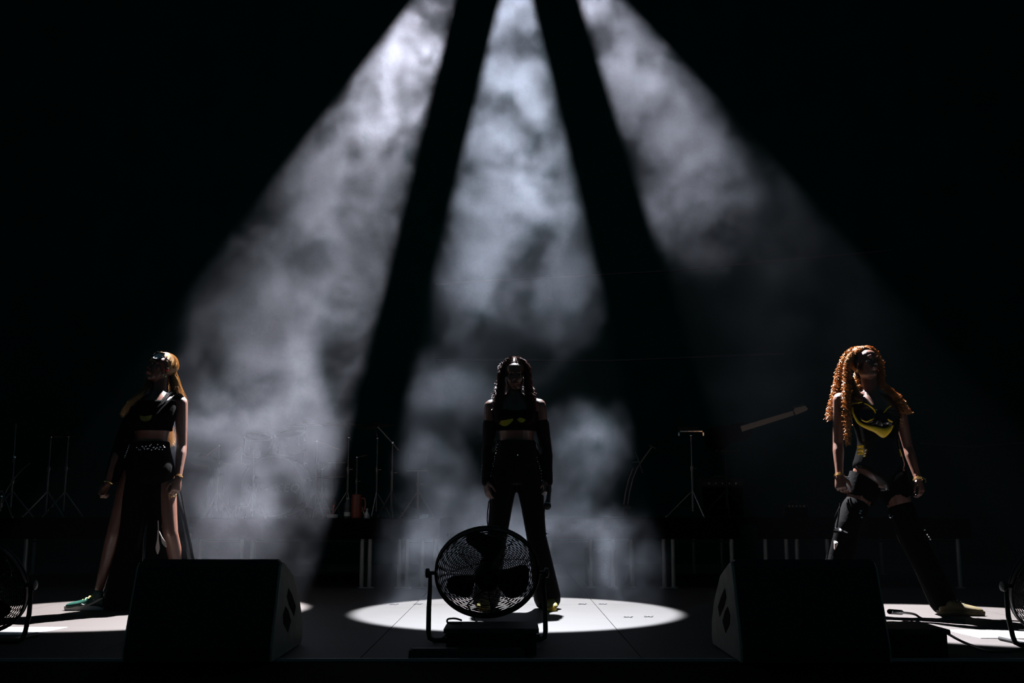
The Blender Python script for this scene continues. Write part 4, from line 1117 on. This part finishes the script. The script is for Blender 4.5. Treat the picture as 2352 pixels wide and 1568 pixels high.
for sx in (-1, 1):
    MB().tube([(kc.x + sx * .26, KY - .1, kc.z - .05), (kc.x + sx * .36, KY - .24, RT + .006)], .008, 6).build('spur', M['chrome'], kick)
drum('tom_drum', 'small rack tom above the bass drum on its left', 592, 1022, KY + .1, .12, .15, V((.1, -.35, 1)).normalized())
drum('tom_drum', 'second rack tom above the bass drum on its right', 668, 1015, KY + .1, .13, .15, V((-.1, -.35, 1)).normalized())
ft, fc = drum('floor_tom', 'floor tom standing left of the bass drum', 530, 1115, KY + .25, .2, .38)
for k in range(3):
    a = k * 2.094 + .5; MB().tube([(fc.x + math.cos(a) * .215, fc.y + math.sin(a) * .215, fc.z), (fc.x + math.cos(a) * .225, fc.y + math.sin(a) * .225, RT + .006)], .007, 6).build('leg', M['chrome'], ft)
sn, sc_ = drum('snare_drum', 'shallow snare drum on a stand right of the bass drum', 770, 1080, KY + .55, .17, .13)
b = MB(); tripod(b, sc_.x, sc_.y, RT, .2, .2, 1); b.tube([(sc_.x, sc_.y, RT + .05), (sc_.x, sc_.y, sc_.z - .08)], .011, 8); b.build('snare_stand', M['chrome'], sn)
st0 = 'stands of the drum kit'
stand('cymbal_stand', 'cymbal stand with boom angled left, tallest beside the bass drum', 'stand', 801, 1004, 9.45, ((806, 1010), (795, 972)), st0, .14)
cymbal('wide cymbal seen edge-on above the beam edge', 795, 971, 9.45, .20, .06, .03)
stand('cymbal_stand', 'cymbal stand with long boom reaching down right, right of the bass drum', 'stand', 728, 1013, 9.32, ((728, 1013), (780, 1032)), st0, .14)
stand('cymbal_stand', 'cymbal stand under the topmost cymbal', 'stand', 867, 1006, 9.8, ((867, 1006), (862, 978)), st0, .14)
cymbal('cymbal tilted on the stand behind the orange jug', 862, 976, 9.8, .21, .12, -.1)
stand('microphone_stand', 'microphone stand with a crossing boom right of the orange jug', 'stand', 902, 1017, 9.4, ((868, 980), (902, 1017), (916, 1034)), st0, .13)
stand('cymbal_stand', 'cymbal stand with short boom at the left end of the drum kit', 'stand', 504, 1024, 9.35, ((504, 1024), (467, 1052)), st0, .13)
cymbal('cymbal at the left end of the drum kit', 466, 1050, 9.35, .19, .3, .3)
stand('cymbal_stand', 'cymbal stand second from the left end of the drum kit', 'stand', 556, 1023, 10.5, ((556, 1023), (537, 1040)), st0, .13)
stand('hi_hat_stand', 'hi-hat stand left of the bass drum top', 'stand', 584, 1034, 9.30, None, st0, .12)
cymbal('small cymbal on the stand just left of the bass drum', 700, 973, 10.4, .18, .05, -.05)
stand('cymbal_stand', 'thin cymbal stand under the cymbal above the bass drum', 'stand', 700, 985, 10.4, ((700, 985), (700, 974)), st0, .13)
stand('microphone_stand', 'short microphone stand near the bass drum right side', 'stand', 741, 1078, 9.5, ((741, 1078), (760, 1064)), st0, .10)
stand('microphone_stand', 'thin microphone stand beside the tall cymbal stand', 'stand', 820, 1050, 9.9, ((820, 1050), (844, 1045)), st0, .10)
mst, mc = stand('music_stand', 'music stand with flat desk at the right end of the drum riser', 'stand', 961, 1060, 9.40, None, st0, .17)
MB().box((mc.x - .0, 9.35, mc.z + .0), (.17, .02, .17), Matrix.Rotation(-.5, 3, 'X')).build('desk', M['blackmetal'], mst, smooth=False)
MB().box((mc.x - .0, 9.30, mc.z - .085), (.18, .05, .008)).build('ledge', M['alu'], mst, smooth=False)

# small things along the front of the drum riser
ja = at(822, 1165, 9.14); t = thing('jug', 'tall orange jug with side handle on the drum riser', 'jug', (ja.x, 9.14, RT))
MB().lathe([(.044, 0), (.047, .004), (.046, .19), (.049, .195), (.043, .197), (.042, .01), (.001, .008)], (ja.x - .012, 9.14, RT), 24).build('body', M['orange'], t)
MB().tube([(ja.x + .03, 9.14, RT + .175), (ja.x + .058, 9.14, RT + .17), (ja.x + .066, 9.14, RT + .12), (ja.x + .056, 9.14, RT + .075), (ja.x + .03, 9.14, RT + .06)], .008, 8).build('handle', M['orange'], t)
MB().lathe([(.048, .192), (.048, .203), (.02, .209), (.001, .21)], (ja.x - .012, 9.14, RT), 24).build('lid', M['orange'], t)
c = at(764, 1187, 9.14); t = thing('tape_roll_bowl', 'pale round dish with a stick standing in it on the drum riser', 'dish', (c.x, 9.14, RT)); t.name = 'dish'
MB().lathe([(.03, 0), (.046, .006), (.050, .034), (.046, .036), (.042, .01), (.001, .008)], (c.x, 9.14, RT), 24).build('dish_body', M['pale'], t)
MB().tube([(c.x, 9.14, RT + .01), (c.x + .004, 9.15, RT + .10)], .004, 6).ball((c.x + .004, 9.15, RT + .108), .010, None, 8, 6).build('stick', M['red'], t)
c = at(798, 1187, 9.16); t = thing('bottle', 'clear water bottle between the dish and the orange jug', 'bottle', (c.x, 9.16, RT))
MB().lathe([(.028, 0), (.031, .006), (.031, .055), (.027, .07), (.031, .085), (.031, .125), (.013, .155), (.012, .165)], (c.x, 9.16, RT), 20).build('bottle_body', M['batten'], t)
MB().lathe([(.014, .162), (.014, .178), (.001, .179)], (c.x, 9.16, RT), 16).build('cap', M['pale'], t)
MB().lathe([(.0318, .02), (.0318, .054)], (c.x, 9.16, RT), 20).build('label_band', M['pale'], t)
c = at(842, 1187, 9.16); t = thing('bottle', 'small pale bottle with narrow neck right of the orange jug', 'bottle', (c.x, 9.16, RT))
MB().lathe([(.022, 0), (.026, .006), (.024, .03), (.009, .06), (.009, .075)], (c.x, 9.16, RT), 18).build('bottle_body', M['pale'], t)
MB().lathe([(.013, .074), (.013, .086), (.001, .087)], (c.x, 9.16, RT), 14).build('cap', M['pale'], t)
c = at(974, 1188, 9.14)
o = MB().prism([(c.x - .035, 9.14, RT + .001), (c.x + .03, 9.13, RT + .001), (c.x + .035, 9.16, RT + .03), (c.x - .02, 9.17, RT + .035)], (0, 0, 0), (0, .004, .002)).build('paper_scrap', M['pale'], smooth=False)
tag(o, 'small folded pale card at the right end of the drum riser', 'card')

# right riser: curved double stand, tray stand, guitar
x0 = at(1436, 1160, 9.3); t = thing('curved_stand', 'curved chrome double-tube stand leaning right on the keyboard riser', 'stand', (x0.x, 9.3, RT))
for dx in (0, -9):
    MB().tube([at(1442 + dx, 1158, 9.3), at(1446 + dx, 1130, 9.3), at(1453 + dx, 1100, 9.3), at(1463 + dx, 1074, 9.3)] + ([at(1476, 1055, 9.3), at(1497, 1026, 9.3)] if dx == 0 else []), .0065, 8).build('tube', M['chrome'], t)
b = MB(); c = at(1437, 1164, 9.3); b.box((c.x, 9.3, c.z), (.09, .06, .03)); b.box((c.x, 9.3, RT + .012), (.26, .22, .02)); b.tube([(c.x, 9.3, RT + .02), c], .012, 8); b.build('base', M['blackmetal'], t, smooth=False)
for p, q in (((1459, 1037), (1476, 1086)), ((1453, 1062), (1470, 1060)), ((1490, 1022), (1506, 1030))):
    MB().tube([at(*p, 9.29), at(*q, 9.29)], .006, 6).build('clamp', M['chrome'], t)
t, c = stand('tray_stand', 'stand with a long flat tray on top on the keyboard riser', 'stand', 1587, 1000, 9.35, None, None, .24)
a, b_ = at(1558, 992, 9.35), at(1614, 992, 9.35)
MB().box(((a.x + b_.x) / 2, 9.4, a.z), (b_.x - a.x, .16, .012)).box(((a.x + b_.x) / 2, 9.46, a.z + .03), (b_.x - a.x - .03, .02, .05)).build('tray', M['blackmetal'], t, smooth=False)
MB().box(((a.x + b_.x) / 2, 9.315, a.z + .004), (b_.x - a.x - .02, .008, .008)).build('lip', M['silver'], t, smooth=False)
for q in (a, b_): MB().box((q.x, 9.33, a.z - .02), (.012, .02, .03)).build('bracket', M['silver'], t, smooth=False)
# electric guitar on a tall stand, neck pointing up right
gb, g1, g2, g3 = at(1668, 1000, 9.6), at(1725, 978, 9.6), at(1820, 949, 9.6), at(1850, 940, 9.6)
t = thing('electric_guitar', 'dark electric guitar with pale neck slanting up to the right on the keyboard riser', 'guitar', (gb.x, 9.6, gb.z))
d = (g2 - g1).normalized(); n = V((-d.z, 0, d.x))
out = []
for k in range(28):
    a = k / 28 * 2 * math.pi; rr = .135 + .045 * math.cos(2 * a) + .02 * math.cos(a * 3 + .4)
    out.append(gb + d * math.cos(a) * rr * 1.25 + n * math.sin(a) * rr)
MB().prism(out, (0, -.02, 0), (0, .022, 0)).build('body', M['blackcloth'], t, smooth=False)
MB().prism([g1 - d * .1 + n * .026, g2 + n * .021, g2 - n * .021, g1 - d * .1 - n * .026], (0, -.035, 0), (0, -.018, 0)).build('neck', M['wood'], t, smooth=False)
MB().prism([g2 + d * .01 + n * .02, g2 + d * .03 + n * .038, g3 + n * .034, g3 + d * .015, g3 - n * .012, g2 + d * .02 - n * .024], (0, -.032, 0), (0, -.018, 0)).build('headstock', M['wood'], t, smooth=False)
for k in range(6):
    q = g2.lerp(g3, .2 + k * .14) + n * .042; MB().tube([q + V((0, -.025, 0)), q + n * .014 + V((0, -.025, 0))], .004, 6).build('tuning_peg', M['chrome'], t)
gs = thing('guitar_stand', 'black stand holding the slanting electric guitar', 'stand', (gb.x, 9.62, RT))
b = MB(); tripod(b, gb.x, 9.66, RT, .25, .26, .4); b.build('tripod_base', M['blackmetal'], gs)
MB().tube([(gb.x, 9.66, RT + .1), (gb.x, 9.66, gb.z)], .012, 8).build('post', M['blackmetal'], gs)
MB().tube([(gb.x - .1, 9.56, gb.z - .14), (gb.x - .1, 9.66, gb.z - .14), (gb.x + .1, 9.66, gb.z - .14), (gb.x + .1, 9.56, gb.z - .14)], .009, 8).build('cradle', M['blackmetal'], gs)

# rack unit with pale strips under the keyboard riser, small amp, small boxes
c = at(1384, 1275, 9.4); t = thing('rack_unit', 'black rack unit with pale strips under the keyboard riser', 'rack', (c.x, 9.5, 0))
MB().box((c.x, 9.6, .16), (.26, .36, .31)).build('chassis', M['blackmetal'], t, smooth=False)
zc = at(1384, 1261, 9.41).z
for px, w_ in ((1366, .030), (1382, .016), (1396, .044)):
    MB().box((at(px, 1261, 9.41).x, 9.416, zc), (w_, .006, .014)).build('strip_panel', M['pale'], t, smooth=False)
def amp(label, px, Y, w_, h, z0=RT):
    c = at(px, 1150, Y); t = thing('guitar_amplifier', label, 'amplifier', (c.x, Y, z0))
    MB().box((c.x, Y + .12, z0 + h / 2 + .004), (w_, .24, h)).build('cabinet', M['cabinet'], t, smooth=False)
    MB().box((c.x, Y - .004, z0 + h * .42), (w_ * .9, .01, h * .72)).build('grille_cloth', M['blackcloth'], t, smooth=False)
    MB().box((c.x, Y - .004, z0 + h * .88), (w_ * .9, .012, h * .10)).build('control_strip', M['blackmetal'], t, smooth=False)
    for k in range(5): MB().lathe([(.009, 0), (.008, .012)], (c.x + (k - 2) * w_ * .15, Y - .01, z0 + h * .88), 10, V((0, -1, 0))).build('knob', M['chrome'], t)
    MB().tube([(c.x - w_ * .2, Y + .1, z0 + h), (c.x - w_ * .12, Y + .1, z0 + h + .025), (c.x + w_ * .12, Y + .1, z0 + h + .025), (c.x + w_ * .2, Y + .1, z0 + h)], .007, 6).build('handle', M['rubber'], t)
amp('low black amplifier on the riser behind the right floor monitor', 1828, 9.4, .22, .12)
amp('taller black amplifier on the keyboard riser under the guitar', 1660, 9.9, .42, .36)
# congas and stands at the far left
t, c = stand('microphone_stand', 'thin stand with upright boom at the far left of the stage', 'stand', 34, 1050, 9.4, ((30, 1062), (34, 1030), (37, 972)), None)
t, c = stand('curved_boom_stand', 'stand with curved boom arm at the far left edge', 'stand', 4, 1140, 9.2, ((2, 1155), (16, 1125), (32, 1100), (52, 1078), (70, 1063)), None)
cymbal('dim cymbal at the far left of the stage', 118, 998, 9.6, .16, .05)
stand('cymbal_stand', 'stand under the dim cymbal at the far left', 'stand', 118, 1003, 9.6, None, None)
cymbal('dim cymbal nearest the blonde performer', 158, 997, 9.9, .13, .05)
stand('cymbal_stand', 'stand under the dim cymbal nearest the blonde performer', 'stand', 158, 1002, 9.9, None, None)
